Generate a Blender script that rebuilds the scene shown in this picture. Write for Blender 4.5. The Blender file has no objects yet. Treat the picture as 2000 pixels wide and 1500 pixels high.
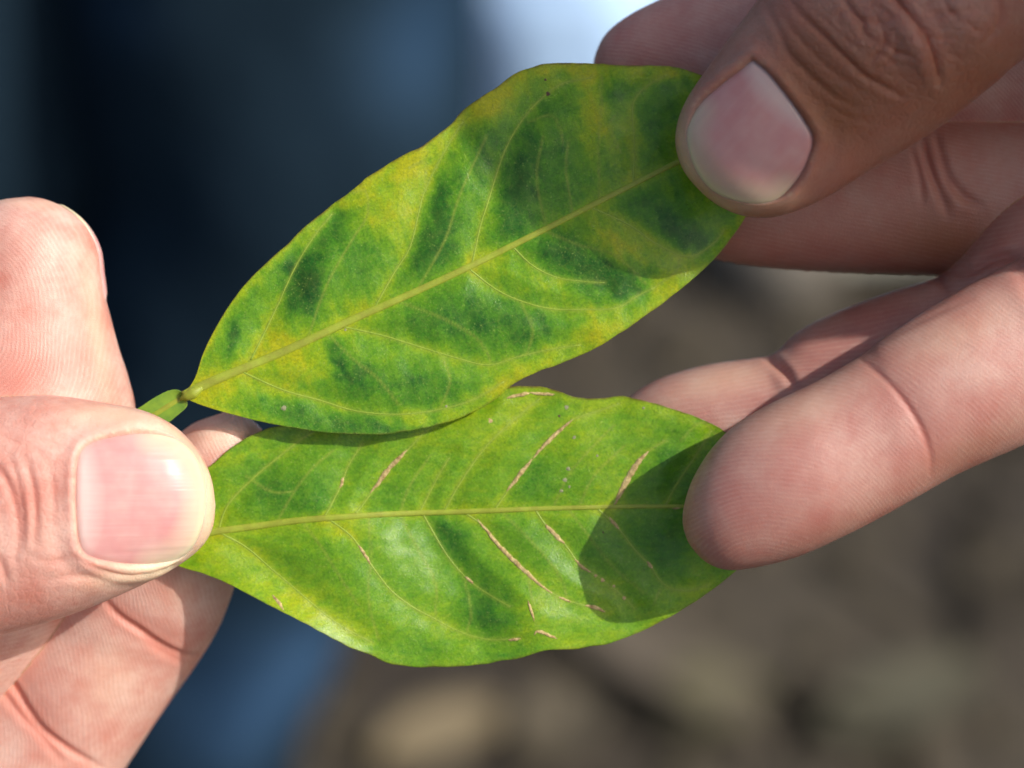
import bpy, bmesh, math, random
import numpy as np
from mathutils import Matrix, Vector
from mathutils.bvhtree import BVHTree

rng = np.random.RandomState(7)
random.seed(7)
R = math.radians
scene = bpy.context.scene
C = scene.collection

# ------------------------------------------------------------------ camera
D = 345.0          # mm from the lens to the leaves
K = 17.0           # photograph pixels per mm at the leaves
PITCH = R(40)
CAM = Vector((0.0, 0.0, 1.17))
fwd = Vector((0, math.cos(PITCH), -math.sin(PITCH)))
upv = Vector((0, math.sin(PITCH), math.cos(PITCH)))
rgt = Vector((1, 0, 0))
cam_d = bpy.data.cameras.new('camera')
cam = bpy.data.objects.new('camera', cam_d)
C.objects.link(cam)
cam.location = CAM
cam.rotation_euler = (R(90) - PITCH, 0, 0)
cam_d.sensor_width = 36.0
cam_d.lens = 36.0 * D / (2000 / K)
cam_d.clip_start = 0.01
cam_d.clip_end = 200
cam_d.dof.use_dof = True
cam_d.dof.focus_distance = (D - 6.0) / 1000
cam_d.dof.aperture_fstop = 12.0
cam_d.dof.aperture_blades = 0
scene.camera = cam

# ------------------------------------------------------------------ light
SUN = (rgt * 0.67 + upv * 0.39 - fwd * 0.63).normalized()   # towards the sun
el = math.asin(SUN.z)
az = math.atan2(SUN.x, SUN.y)
w = bpy.data.worlds.new('World')
scene.world = w
w.use_nodes = True
nt = w.node_tree
nt.nodes.clear()
sky = nt.nodes.new('ShaderNodeTexSky')
sky.sky_type = 'NISHITA'
sky.sun_disc = False
sky.sun_elevation = el
sky.sun_rotation = az
sky.air_density = 1.0
sky.dust_density = 4.0
sky.ozone_density = 0.6
bg = nt.nodes.new('ShaderNodeBackground')
bg.inputs['Strength'].default_value = 0.15
wo = nt.nodes.new('ShaderNodeOutputWorld')
nt.links.new(sky.outputs[0], bg.inputs['Color'])
nt.links.new(bg.outputs[0], wo.inputs['Surface'])
sd = bpy.data.lights.new('sun', 'SUN')
sd.energy = 4.3
sd.angle = R(0.55)
sd.color = (1.0, 0.95, 0.87)
so = bpy.data.objects.new('sun', sd)
C.objects.link(so)
so.rotation_euler = SUN.to_track_quat('Z', 'Y').to_euler()
so.location = CAM + SUN * 3

scene.view_settings.view_transform = 'Standard'
scene.view_settings.look = 'None'
scene.view_settings.exposure = 0.0
scene.view_settings.gamma = 1.0
scene.render.engine = 'CYCLES'
scene.cycles.use_denoising = True
scene.cycles.max_bounces = 6
scene.cycles.use_adaptive_sampling = True
scene.cycles.adaptive_threshold = 0.02
scene.cycles.sample_clamp_indirect = 6.0

# ------------------------------------------------------------------ frames
# Everything held in the hands is drawn in millimetres: x right, y up, z out of
# the leaf plane.  HELD puts that frame in the world.
O = CAM + fwd * (D / 1000)
HELD = Matrix((( rgt.x, upv.x, -fwd.x, O.x), (rgt.y, upv.y, -fwd.y, O.y), (rgt.z, upv.z, -fwd.z, O.z), (0, 0, 0, 1)))

def P(px, py, z=0.0):
    s = (D - z) / D
    return np.array([(px - 1000) / K * s, (750 - py) / K * s, z])

def XY(pts, z=0.0):
    return np.array([P(a, b, z)[:2] for a, b in pts])

def ground_at(px, py, h=0.0):
    d = fwd * D + rgt * ((px - 1000) / K) + upv * ((750 - py) / K)
    t = (CAM.z - h) / -d.z
    return CAM + d * t

def ray_at(px, py, dist):
    d = (fwd * D + rgt * ((px - 1000) / K) + upv * ((750 - py) / K)) / D
    return CAM + d * dist

# ------------------------------------------------------------------ maths
def spline(pts, n):
    """Catmull-Rom through pts, resampled evenly by length."""
    p = np.asarray(pts, float)
    q = np.vstack([2 * p[0] - p[1], p, 2 * p[-1] - p[-2]])
    out = []
    for i in range(1, len(q) - 2):
        t = np.linspace(0, 1, 24, endpoint=False)[:, None]
        p0, p1, p2, p3 = q[i - 1], q[i], q[i + 1], q[i + 2]
        out.append(0.5 * (2 * p1 + (p2 - p0) * t + (2 * p0 - 5 * p1 + 4 * p2 - p3) * t ** 2 + (3 * p1 - p0 - 3 * p2 + p3) * t ** 3))
    out = np.vstack(out + [p[-1:]])
    L = np.r_[0, np.cumsum(np.linalg.norm(np.diff(out, axis=0), axis=1))]
    s = np.linspace(0, L[-1], n) if np.isscalar(n) else np.asarray(n) * L[-1]
    return np.stack([np.interp(s, L, out[:, k]) for k in range(out.shape[1])], 1)

def keyed(keys, t):
    k = np.asarray(keys, float)
    v = np.interp(t, k[:, 0], k[:, 1])
    return v

def smooth(a, b, x):
    t = np.clip((x - a) / (b - a), 0, 1)
    return t * t * (3 - 2 * t)

def dist_line(x, y, pts):
    """distance from points to a polyline, and the place along it (0..1)"""
    pts = np.asarray(pts, float)
    seg = np.diff(pts, axis=0)
    L = np.linalg.norm(seg, axis=1)
    cum = np.r_[0, np.cumsum(L)]
    best = np.full(x.shape, 1e9)
    par = np.zeros(x.shape)
    for i in range(len(seg)):
        dx, dy = x - pts[i, 0], y - pts[i, 1]
        t = np.clip((dx * seg[i, 0] + dy * seg[i, 1]) / max(L[i] ** 2, 1e-9), 0, 1)
        d = np.hypot(dx - t * seg[i, 0], dy - t * seg[i, 1])
        m = d < best
        best = np.where(m, d, best)
        par = np.where(m, (cum[i] + t * L[i]) / cum[-1], par)
    return best, par

def sdist(x, y, poly):
    """signed distance to a closed polygon, positive inside"""
    poly = np.asarray(poly, float)
    d, _ = dist_line(x, y, np.vstack([poly, poly[:1]]))
    ins = np.zeros(x.shape, bool)
    n = len(poly)
    for i in range(n):
        x1, y1 = poly[i]
        x2, y2 = poly[(i + 1) % n]
        c = ((y1 > y) != (y2 > y)) & (x < (x2 - x1) * (y - y1) / (y2 - y1 + 1e-12) + x1)
        ins ^= c
    return np.where(ins, d, -d)

class Waves:
    """smooth pseudo-noise in 2-D"""
    def __init__(self, seed, n=14, f=(0.05, 0.4)):
        r = np.random.RandomState(seed)
        a = r.uniform(0, 2 * math.pi, n)
        k = np.exp(r.uniform(math.log(f[0]), math.log(f[1]), n)) * 2 * math.pi
        self.kx, self.ky, self.ph = k * np.cos(a), k * np.sin(a), r.uniform(0, 6.28, n)
        self.n = n
    def __call__(self, x, y):
        v = 0
        for i in range(self.n):
            v = v + np.sin(self.kx[i] * x + self.ky[i] * y + self.ph[i])
        return v / math.sqrt(self.n)

def gauss(x, y, cx, cy, rx, ry, rot=0.0):
    c, s = math.cos(rot), math.sin(rot)
    u = ((x - cx) * c + (y - cy) * s) / rx
    v = (-(x - cx) * s + (y - cy) * c) / ry
    return np.exp(-(u * u + v * v))

# ------------------------------------------------------------------ meshes
def mesh(name, v, f, mat=None, smooth_=True, scale=0.001):
    m = bpy.data.meshes.new(name)
    m.from_pydata((np.asarray(v, float) * scale).tolist(), [], [tuple(map(int, q)) for q in f] if not isinstance(f, list) else f)
    if mat:
        m.materials.append(mat)
    if smooth_:
        m.polygons.foreach_set('use_smooth', [True] * len(m.polygons))
    m.update()
    return m

def fattr(m, name, vals):
    a = m.attributes.get(name) or m.attributes.new(name, 'FLOAT', 'POINT')
    a.data.foreach_set('value', np.asarray(vals, np.float32).ravel())

def cattr(m, name, rgb):
    a = m.attributes.get(name) or m.attributes.new(name, 'FLOAT_COLOR', 'POINT')
    rgb = np.asarray(rgb, np.float32)
    a.data.foreach_set('color', np.hstack([rgb, np.ones((len(rgb), 1), np.float32)]).ravel())

def link(name, m, parent=None, held=True, **props):
    o = bpy.data.objects.new(name, m)
    C.objects.link(o)
    if parent:
        o.parent = parent
    elif held:
        o.matrix_world = HELD
    for k, v in props.items():
        o[k] = v
    return o

def grid_faces(nr, nc, closed=False, off=0):
    r = np.arange(nr - 1)[:, None]
    c = np.arange(nc if closed else nc - 1)[None, :]
    c2 = (c + 1) % nc
    f = np.stack([r * nc + c, r * nc + c2, (r + 1) * nc + c2, (r + 1) * nc + c], -1).reshape(-1, 4) + off
    return f.tolist()

def tube(path, rad, sides=8, flat=1.0):
    """closed tube along a 3-D path with a radius per point; flat squashes it in z"""
    path = np.asarray(path, float)
    n = len(path)
    rad = np.broadcast_to(rad, (n,))
    tan = np.gradient(path, axis=0)
    tan /= np.linalg.norm(tan, axis=1, keepdims=True) + 1e-9
    side = np.cross(tan, [0, 0, 1.0])
    side /= np.linalg.norm(side, axis=1, keepdims=True) + 1e-9
    up = np.cross(side, tan)
    a = np.linspace(0, 2 * math.pi, sides, endpoint=False)
    v = path[:, None] + rad[:, None, None] * (np.cos(a)[None, :, None] * side[:, None] + flat * np.sin(a)[None, :, None] * up[:, None])
    f = grid_faces(n, sides, True)
    f.append(tuple(range(sides))[::-1])
    f.append(tuple((n - 1) * sides + k for k in range(sides)))
    return v.reshape(-1, 3), f

# ------------------------------------------------------------------ materials
class N:
    def __init__(self, name):
        self.m = bpy.data.materials.new(name)
        self.m.use_nodes = True
        self.t = self.m.node_tree
        self.t.nodes.clear()
        self.out = self.t.nodes.new('ShaderNodeOutputMaterial')
    def n(self, kind, **inp):
        nd = self.t.nodes.new('ShaderNode' + kind)
        for k, v in inp.items():
            if k in nd.bl_rna.properties and k not in ('inputs',):
                setattr(nd, k, v)
        return nd
    def put(self, sock, v):
        if isinstance(v, bpy.types.NodeSocket):
            self.t.links.new(v, sock)
        elif v is not None:
            if sock.type == 'RGBA' and len(v) == 3:
                v = (*v, 1)
            sock.default_value = v
    def math(self, op, a, b=None, c=None, clamp=False):
        nd = self.n('Math', operation=op, use_clamp=clamp)
        self.put(nd.inputs[0], a)
        if b is not None: self.put(nd.inputs[1], b)
        if c is not None: self.put(nd.inputs[2], c)
        return nd.outputs[0]
    def mix(self, f, a, b, blend='MIX'):
        nd = self.n('MixRGB', blend_type=blend)
        self.put(nd.inputs[0], f); self.put(nd.inputs[1], a); self.put(nd.inputs[2], b)
        return nd.outputs[0]
    def attr(self, name):
        nd = self.n('Attribute', attribute_name=name)
        return nd
    def coords(self, scale=1000.0):
        tc = self.n('TexCoord')
        mp = self.n('Mapping')
        mp.inputs['Scale'].default_value = (scale,) * 3
        self.t.links.new(tc.outputs['Object'], mp.inputs['Vector'])
        return mp.outputs[0]
    def noise(self, vec, scale, detail=3, rough=0.5):
        nd = self.n('TexNoise')
        self.put(nd.inputs['Vector'], vec)
        nd.inputs['Scale'].default_value = scale
        nd.inputs['Detail'].default_value = detail
        nd.inputs['Roughness'].default_value = rough
        return nd.outputs['Fac']
    def voronoi(self, vec, scale, feature='F1'):
        nd = self.n('TexVoronoi', feature=feature)
        self.put(nd.inputs['Vector'], vec)
        nd.inputs['Scale'].default_value = scale
        return nd.outputs['Distance']
    def ramp(self, f, lo, hi, a=0.0, b=1.0):
        nd = self.n('MapRange')
        self.put(nd.inputs[0], f)
        nd.inputs[1].default_value = lo; nd.inputs[2].default_value = hi
        nd.inputs[3].default_value = a; nd.inputs[4].default_value = b
        nd.clamp = True
        return nd.outputs[0]
    def bump(self, h, dist, strength=1.0, normal=None):
        nd = self.n('Bump')
        nd.inputs['Distance'].default_value = dist
        nd.inputs['Strength'].default_value = strength
        self.put(nd.inputs['Height'], h)
        if normal is not None: self.put(nd.inputs['Normal'], normal)
        return nd.outputs[0]
    def bsdf(self, color, rough=0.5, normal=None, spec=0.5, **kw):
        nd = self.n('BsdfPrincipled')
        self.put(nd.inputs['Base Color'], color)
        self.put(nd.inputs['Roughness'], rough)
        self.put(nd.inputs['Specular IOR Level'], spec)
        if normal is not None: self.put(nd.inputs['Normal'], normal)
        for k, v in kw.items():
            self.put(nd.inputs[k], v)
        return nd.outputs[0]
    def end(self, sh):
        self.t.links.new(sh, self.out.inputs['Surface'])
        return self.m

def skin_material(name, pale, deep, brown):
    s = N(name)
    co = s.coords()
    pad = s.attr('pad').outputs['Fac']
    kn = s.attr('kn').outputs['Fac']
    rid = s.attr('ridge').outputs['Fac']
    tint = s.n('SeparateColor')
    s.t.links.new(s.attr('tint').outputs['Color'], tint.inputs[0])
    red, light, dark = tint.outputs[0], tint.outputs[1], tint.outputs[2]
    n1 = s.noise(co, 0.22, 4, 0.55)
    n2 = s.noise(co, 1.3, 3, 0.6)
    n3 = s.noise(co, 6.0, 2, 0.6)
    col = s.mix(s.ramp(n1, 0.38, 0.78), pale, deep)
    col = s.mix(s.math('MULTIPLY', s.ramp(n2, 0.45, 0.75), 0.30), col, deep)
    col = s.mix(s.math('MULTIPLY', red, 0.9, clamp=True), col, deep)
    col = s.mix(s.math('MULTIPLY', light, 1.0, clamp=True), col, (0.82, 0.62, 0.42))
    col = s.mix(s.math('MULTIPLY', dark, 1.0, clamp=True), col, brown)
    # friction ridges: period 0.46 mm, wobbling, broken by pores
    wob = s.math('MULTIPLY', s.math('SUBTRACT', s.noise(co, 0.4, 2), 0.5), 0.45)
    ph = s.math('MULTIPLY', s.math('ADD', rid, wob), 2 * math.pi / 0.47)
    wave = s.math('SINE', ph)
    brk = s.math('MULTIPLY', s.ramp(s.noise(co, 1.1, 2), 0.30, 0.60, 0.2, 1.0), s.ramp(s.noise(co, 0.16, 2), 0.35, 0.62, 0.35, 1.0))
    ridge = s.math('MULTIPLY', s.math('MULTIPLY', wave, pad), brk)
    col = s.mix(s.math('MULTIPLY', s.math('MULTIPLY', s.math('MAXIMUM', ridge, 0.0), 0.16), 1.0), col, (0.86, 0.62, 0.52))
    col = s.mix(s.math('MULTIPLY', s.math('MAXIMUM', s.math('MULTIPLY', ridge, -1.0), 0.0), 0.18), col, deep)
    # skin creases on the backs: small polygons of skin
    wv = s.n('VectorMath', operation='ADD')
    s.t.links.new(co, wv.inputs[0])
    nz = s.n('TexNoise'); nz.inputs['Scale'].default_value = 0.8
    s.t.links.new(co, nz.inputs['Vector'])
    s.t.links.new(nz.outputs['Color'], wv.inputs[1])
    vor = s.ramp(s.voronoi(wv.outputs[0], 0.85, 'DISTANCE_TO_EDGE'), 0.0, 0.13)
    vor2 = s.ramp(s.voronoi(wv.outputs[0], 2.6, 'DISTANCE_TO_EDGE'), 0.0, 0.16)
    back = s.math('SUBTRACT', 1.0, pad, clamp=True)
    h1 = s.math('MULTIPLY', ridge, 0.5)
    nrm = s.bump(h1, 0.000027, 1.0)
    nrm = s.bump(s.math('MULTIPLY', vor, kn), 0.00009, 1.0, nrm)
    nrm = s.bump(s.math('MULTIPLY', vor2, s.ramp(back, 0, 1, 0.12, 1.0)), 0.000022, 1.0, nrm)
    nrm = s.bump(n3, 0.00007, 0.9, nrm)
    rough = s.ramp(n2, 0.3, 0.75, 0.32, 0.52)
    sh = s.bsdf(col, rough, nrm, 0.42); sh.node.subsurface_method = 'BURLEY'
    p = sh.node
    p.inputs['Subsurface Weight'].default_value = 0.7
    p.inputs['Subsurface Radius'].default_value = (1.0, 0.38, 0.22)
    p.inputs['Subsurface Scale'].default_value = 0.0012
    return s.end(sh)

def nail_material(name, dim=1.0, sat=1.0):
    s = N(name)
    co = s.coords()
    u = s.attr('nu').outputs['Fac']       # 0 at the cuticle .. 1 at the free edge
    e = s.attr('ne').outputs['Fac']       # mm from the free edge
    v = s.attr('nv').outputs['Fac']       # -1..1 across
    n = s.noise(co, 0.35, 3)
    stm = s.n('Mapping')
    stc = s.n('CombineXYZ')
    s.put(stc.inputs[0], s.math('MULTIPLY', v, 9.0)); s.put(stc.inputs[1], s.math('MULTIPLY', u, 0.8))
    streak = s.noise(stc.outputs[0], 1.0, 3)
    pink = tuple(c * dim for c in (0.67, 0.315, 0.30))
    pale = tuple(c * dim for c in (0.72, 0.42, 0.38))
    cream = tuple(c * dim for c in (0.74, 0.58, 0.42))
    white = tuple(c * dim for c in (0.76, 0.60, 0.55))
    col = s.mix(s.ramp(s.math('ADD', n, s.math('MULTIPLY', streak, 0.35)), 0.50, 1.0), pink, pale)
    ee = s.math('ADD', e, s.math('MULTIPLY', s.math('SUBTRACT', n, 0.5), 1.2))
    col = s.mix(s.ramp(ee, 0.9, 3.0, 0.80, 0.0), col, cream)
    col = s.mix(s.ramp(e, 0.15, 0.75, 0.75, 0.0), col, (0.78 * dim, 0.70 * dim, 0.46 * dim))
    uu = s.math('ADD', u, s.math('MULTIPLY', s.math('MULTIPLY', v, v), 0.16))
    col = s.mix(s.ramp(uu, 0.10, 0.25, 0.75, 0.0), col, white)
    nrm = s.bump(streak, 0.00009, 0.9)
    sh = s.bsdf(col, s.ramp(n, 0.3, 0.7, 0.30, 0.42), nrm, 0.4)
    p = sh.node
    p.inputs['Subsurface Weight'].default_value = 0.4
    p.inputs['Subsurface Radius'].default_value = (1.0, 0.5, 0.35)
    p.inputs['Subsurface Scale'].default_value = 0.0008
    return s.end(sh)

def leaf_material(name):
    s = N(name)
    co = s.coords()
    pig = s.attr('pigment').outputs['Color']
    rim = s.attr('rim').outputs['Fac']
    n1 = s.noise(co, 0.6, 5, 0.6)
    n2 = s.noise(co, 3.5, 3, 0.7)
    col = s.mix(s.ramp(n1, 0.35, 0.7, 0.0, 0.16), pig, (0.22, 0.38, 0.015), 'MIX')
    col = s.mix(s.ramp(n2, 0.38, 0.68, 0.0, 0.75), col, s.mix(1.0, col, (0.42, 0.52, 0.5), 'MULTIPLY'))
    # oil glands: pale pin-points
    g = s.voronoi(co, 3.0)
    gm = s.math('MULTIPLY', s.ramp(g, 0.12, 0.30, 1.0, 0.0), s.ramp(s.noise(co, 1.7, 1), 0.42, 0.66))
    col = s.mix(s.math('MULTIPLY', gm, 0.55), col, (0.38, 0.53, 0.11))
    # net of the finest veins
    wv = s.n('VectorMath', operation='ADD')
    nz = s.n('TexNoise'); nz.inputs['Scale'].default_value = 0.35; nz.inputs['Detail'].default_value = 3
    sc = s.n('VectorMath', operation='SCALE'); sc.inputs['Scale'].default_value = 2.4
    s.t.links.new(co, nz.inputs['Vector']); s.t.links.new(nz.outputs['Color'], sc.inputs[0])
    s.t.links.new(co, wv.inputs[0]); s.t.links.new(sc.outputs[0], wv.inputs[1])
    net = s.voronoi(wv.outputs[0], 0.32, 'DISTANCE_TO_EDGE')
    nm = s.math('MULTIPLY', s.ramp(net, 0.0, 0.026, 1.0, 0.0), s.ramp(s.noise(co, 0.25, 2), 0.42, 0.62))
    col = s.mix(s.math('MULTIPLY', nm, 0.10), col, (0.34, 0.44, 0.04))
    net2 = s.voronoi(wv.outputs[0], 1.1, 'DISTANCE_TO_EDGE')
    nm2 = s.ramp(net2, 0.0, 0.06, 1.0, 0.0)
    col = s.mix(s.math('MULTIPLY', nm2, 0.10), col, (0.42, 0.47, 0.09))
    col = s.mix(s.math('MULTIPLY', rim, s.ramp(n1, 0.35, 0.6, 0.25, 0.95)), col, (0.13, 0.075, 0.012))
    nrm = s.bump(nm, 0.000008, 1.0)
    nrm = s.bump(nm2, 0.00003, -0.6, nrm)
    nrm = s.bump(n2, 0.00005, 0.8, nrm)
    nrm = s.bump(s.noise(co, 9.0, 2, 0.6), 0.00003, 0.8, nrm)
    rough = s.ramp(n1, 0.3, 0.7, 0.23, 0.34)
    sh = s.bsdf(col, rough, nrm, 0.40)
    tr = s.n('BsdfTranslucent')
    s.put(tr.inputs['Color'], s.mix(0.5, col, (0.28, 0.50, 0.015)))
    mx = s.n('MixShader')
    mx.inputs[0].default_value = 0.26
    s.t.links.new(sh, mx.inputs[1]); s.t.links.new(tr.outputs[0], mx.inputs[2])
    return s.end(mx.outputs[0])

def plain(name, a, b, scale, rough=0.5, bump=0.00004, spec=0.4):
    s = N(name)
    co = s.coords()
    n = s.noise(co, scale, 4, 0.6)
    col = s.mix(s.ramp(n, 0.35, 0.68), a, b)
    return s.end(s.bsdf(col, rough, s.bump(n, bump, 1.0), spec))

MAT = {}
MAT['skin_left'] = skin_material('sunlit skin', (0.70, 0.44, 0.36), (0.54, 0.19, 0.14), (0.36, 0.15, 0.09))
MAT['skin_right'] = skin_material('shade-darkened skin', (0.44, 0.245, 0.20), (0.36, 0.128, 0.105), (0.215, 0.074, 0.030))  # darker than the left skin: part of the hand's shade is in this colour
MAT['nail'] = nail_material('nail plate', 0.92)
MAT['nail_right'] = nail_material('shade-dimmed nail plate', 0.68)  # thumbnail in shade: the shade is dimmed into its colour
MAT['leaf'] = leaf_material('leaf blade')
MAT['midrib'] = plain('leaf midrib', (0.28, 0.35, 0.03), (0.24, 0.26, 0.03), 0.9, 0.42)
MAT['vein'] = plain('leaf vein', (0.27, 0.37, 0.04), (0.21, 0.32, 0.03), 0.8, 0.42)
MAT['scar'] = plain('corky scar', (0.56, 0.44, 0.20), (0.27, 0.18, 0.07), 2.2, 0.8, 0.00015, 0.2)
MAT['spot'] = plain('leaf spot', (0.06, 0.03, 0.02), (0.10, 0.06, 0.03), 3.0, 0.7)
MAT['speck'] = plain('pale speck', (0.28, 0.29, 0.15), (0.17, 0.18, 0.09), 3.0, 0.7)
MAT['stalk'] = plain('leaf stalk', (0.20, 0.33, 0.03), (0.12, 0.24, 0.03), 0.7, 0.38)

# ================================================================== background
def soil_material():
    s = N('dry soil')
    co = s.coords(1.0)
    a = s.noise(co, 5.0, 5, 0.55)
    b = s.noise(co, 22.0, 4, 0.6)
    col = s.mix(s.ramp(a, 0.38, 0.66), (0.040, 0.034, 0.028), (0.075, 0.064, 0.048))
    col = s.mix(s.ramp(b, 0.5, 0.75, 0, 0.5), col, (0.12, 0.10, 0.07))
    return s.end(s.bsdf(col, 0.95, s.bump(b, 0.02, 1.0), 0.1))

g = mesh('ground', [(-60, -60, 0), (60, -60, 0), (60, 60, 0), (-60, 60, 0)], [(0, 1, 2, 3)], soil_material(), False, 1.0)
link('ground', g, held=False, kind='structure')

def litter():
    """dry stalks, leaf scraps and clods lying on the soil, one mass"""
    v, f = [], []
    r = np.random.RandomState(3)
    for i in range(900):
        cx, cy = r.uniform(-0.6, 1.0), r.uniform(0.7, 2.6)
        a = r.uniform(0, 6.28)
        if i % 3 == 0:
            L, wd, h = r.uniform(0.03, 0.12), r.uniform(0.002, 0.005), r.uniform(0.004, 0.02)
        else:
            L, wd, h = r.uniform(0.008, 0.03), r.uniform(0.006, 0.02), r.uniform(0.004, 0.016)
        c, s = math.cos(a), math.sin(a)
        b = len(v)
        for lx, ly, lz in ((-1, -.7, 0), (1, -1, 0), (.8, 1, 0), (-1, .8, 0), (-.7, -.4, 1), (.6, -.6, .8), (.5, .5, 1.1), (-.6, .6, .7)):
            x, y = lx * L / 2, ly * wd / 2
            v.append((cx + x * c - y * s, cy + x * s + y * c, 0.001 + lz * h))
        f += [(b, b + 3, b + 2, b + 1), (b + 4, b + 5, b + 6, b + 7), (b, b + 1, b + 5, b + 4), (b + 1, b + 2, b + 6, b + 5), (b + 2, b + 3, b + 7, b + 6), (b + 3, b, b + 4, b + 7)]
    s = N('dry litter')
    n = s.noise(s.coords(1.0), 9.0, 3)
    col = s.mix(s.ramp(n, 0.40, 0.62), (0.05, 0.044, 0.03), (0.085, 0.072, 0.05))
    m = mesh('dry_litter', v, f, s.end(s.bsdf(col, 0.9, None, 0.1)), False, 1.0)
    link('dry_litter', m, held=False, kind='stuff', label='dry stalks and crumbs scattered over the brown soil', category='litter')
litter()

def scrap(px, py, L, wd, ang, col, label, hgt=0.012):
    """a curled dry leaf or flat stone on the soil"""
    c = ground_at(px, py)
    nu, nv = 14, 7
    v = []
    for i in range(nu):
        t = i / (nu - 1)
        for j in range(nv):
            u = j / (nv - 1) * 2 - 1
            ww = math.sin(math.pi * min(max(t * 0.94 + 0.03, 0), 1)) ** 0.6
            x, y = (t - 0.5) * L, u * wd / 2 * ww
            z = 0.006 + hgt * (u * u * 0.6 + 0.5 * math.sin(t * 3.0)) + 0.002 * math.sin(9 * t + 5 * u)
            v.append((x, y, z))
    m = mesh('dry_leaf', v, grid_faces(nu, nv), plain('dry leaf', col, tuple(k * 0.7 for k in col), 0.03, 0.85, 0.001), True, 1.0)
    o = link('dry_leaf', m, held=False, label=label, category='dry leaf', group='dry leaves on the soil')
    o.location = (c.x, c.y, 0.0)
    o.rotation_euler = (0, 0, ang)
    md = o.modifiers.new('thick', 'SOLIDIFY'); md.thickness = 0.002
    return o
scrap(860, 1470, 0.075, 0.04, 0.5, (0.20, 0.16, 0.095), 'broad tan dry leaf lying flat on the soil')
scrap(1290, 1330, 0.16, 0.045, -0.75, (0.115, 0.094, 0.068), 'long greyish brown dry leaf lying aslant on the soil')
scrap(1390, 1400, 0.06, 0.05, 0.2, (0.115, 0.105, 0.055), 'small olive yellow dry leaf at the tip of the long brown one')
scrap(1760, 1400, 0.10, 0.05, 0.5, (0.075, 0.07, 0.045), 'olive grey dry leaf apart from the others on the soil')
scrap(1730, 530, 0.22, 0.05, 0.03, (0.34, 0.33, 0.27), 'wide pale grey dry leaf further back on the soil', 0.02)
scrap(1090, 1440, 0.06, 0.05, 1.1, (0.085, 0.07, 0.045), 'small brown dry leaf beside the long aslant one')

def cloth_material(name, base, worn, lit_col, k):
    s = N(name)
    co = s.coords(1.0)
    a = s.noise(co, 6.0, 4, 0.55)
    col = s.mix(s.ramp(a, 0.42, 0.72), base, worn)
    col = s.mix(s.attr('fade').outputs['Fac'], col, lit_col)  # sunlit blue painted onto the cloth
    tw = s.noise(co, 260.0, 2)
    return s.end(s.bsdf(col, 0.85, s.bump(s.noise(co, 14.0, 3), 0.012, 0.8), 0.02))

def leg_mesh(path, rad, seed, n=90, sides=64):
    """trouser leg: a wide tube with folds"""
    p = spline(path, n)
    t = np.linspace(0, 1, n)
    rr = np.interp(t, np.linspace(0, 1, len(rad)), rad)
    a = np.linspace(0, 2 * math.pi, sides, endpoint=False)
    wv = Waves(seed, 12, (0.15, 0.9))
    A, T = np.meshgrid(a, t)
    fold = 1 + 0.035 * wv(np.cos(A) * 2.2 + 3 * T, np.sin(A) * 1.6 + 9 * T) + 0.02 * np.sin(26 * T + 3 * np.cos(A))
    tan = np.gradient(p, axis=0)
    tan /= np.linalg.norm(tan, axis=1, keepdims=True)
    sx = np.cross(tan, [0, 1.0, 0]); sx /= np.linalg.norm(sx, axis=1, keepdims=True)
    sy = np.cross(tan, sx)
    v = p[:, None] + (rr[:, None] * fold)[..., None] * (np.cos(A)[..., None] * sx[:, None] + np.sin(A)[..., None] * sy[:, None])
    f = grid_faces(n, sides, True)
    f.append(tuple(range(sides))); f.append(tuple((n - 1) * sides + k for k in range(sides))[::-1])
    return v.reshape(-1, 3), f

def shoe_mesh(c, ang, L=0.28, W=0.10):
    v = []
    nu, nv = 16, 16
    for i in range(nu):
        t = i / (nu - 1)
        hw = W / 2 * (0.35 + 0.65 * math.sin(math.pi * (0.12 + 0.80 * t)) ** 0.5) * (0.25 if i in (0, nu - 1) else 1)
        hh = 0.09 * (1 - 0.55 * t) * (0.5 if i in (0, nu - 1) else 1)
        for j in range(nv):
            a = j / nv * 2 * math.pi
            x, y, z = (t - 0.3) * L, math.cos(a) * hw, max(math.sin(a), -0.25) * hh + 0.25 * hh + 0.003
            v.append((c[0] + x * math.cos(ang) - y * math.sin(ang), c[1] + x * math.sin(ang) + y * math.cos(ang), z))
    f = grid_faces(nu, nv, True)
    f.append(tuple(range(nv))[::-1]); f.append(tuple((nu - 1) * nv + k for k in range(nv)))
    return v, f

def person(legs, cloth, label, shoe_ang, shoe_col, lit_patches=()):
    e = bpy.data.objects.new('person', None)
    C.objects.link(e)
    foot0 = np.mean([np.array(L[0][-1]) for L in legs], 0)
    e.location = (foot0[0], foot0[1], 0)
    e['label'] = label; e['category'] = 'person'; e['group'] = 'people standing beyond the hands'
    V, F = [], []
    for i, (path, rad) in enumerate(legs):
        v, f = leg_mesh(path, rad, 20 + i)
        b = len(V)
        V += v.tolist(); F += [tuple(k + b for k in q) for q in f]
        sv, sf = shoe_mesh(path[-1], shoe_ang)
        m = mesh('shoe', np.array(sv) - [e.location.x, e.location.y, 0], sf, shoe_col, True, 1.0)
        link('shoe', m, e)
    V = np.array(V)
    m = mesh('trousers', V - [e.location.x, e.location.y, 0], F, cloth, True, 1.0)
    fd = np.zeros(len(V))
    for (c, r, amt) in lit_patches:
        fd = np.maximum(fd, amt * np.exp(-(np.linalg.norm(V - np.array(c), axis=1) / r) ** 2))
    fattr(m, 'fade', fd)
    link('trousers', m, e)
    return e

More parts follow.
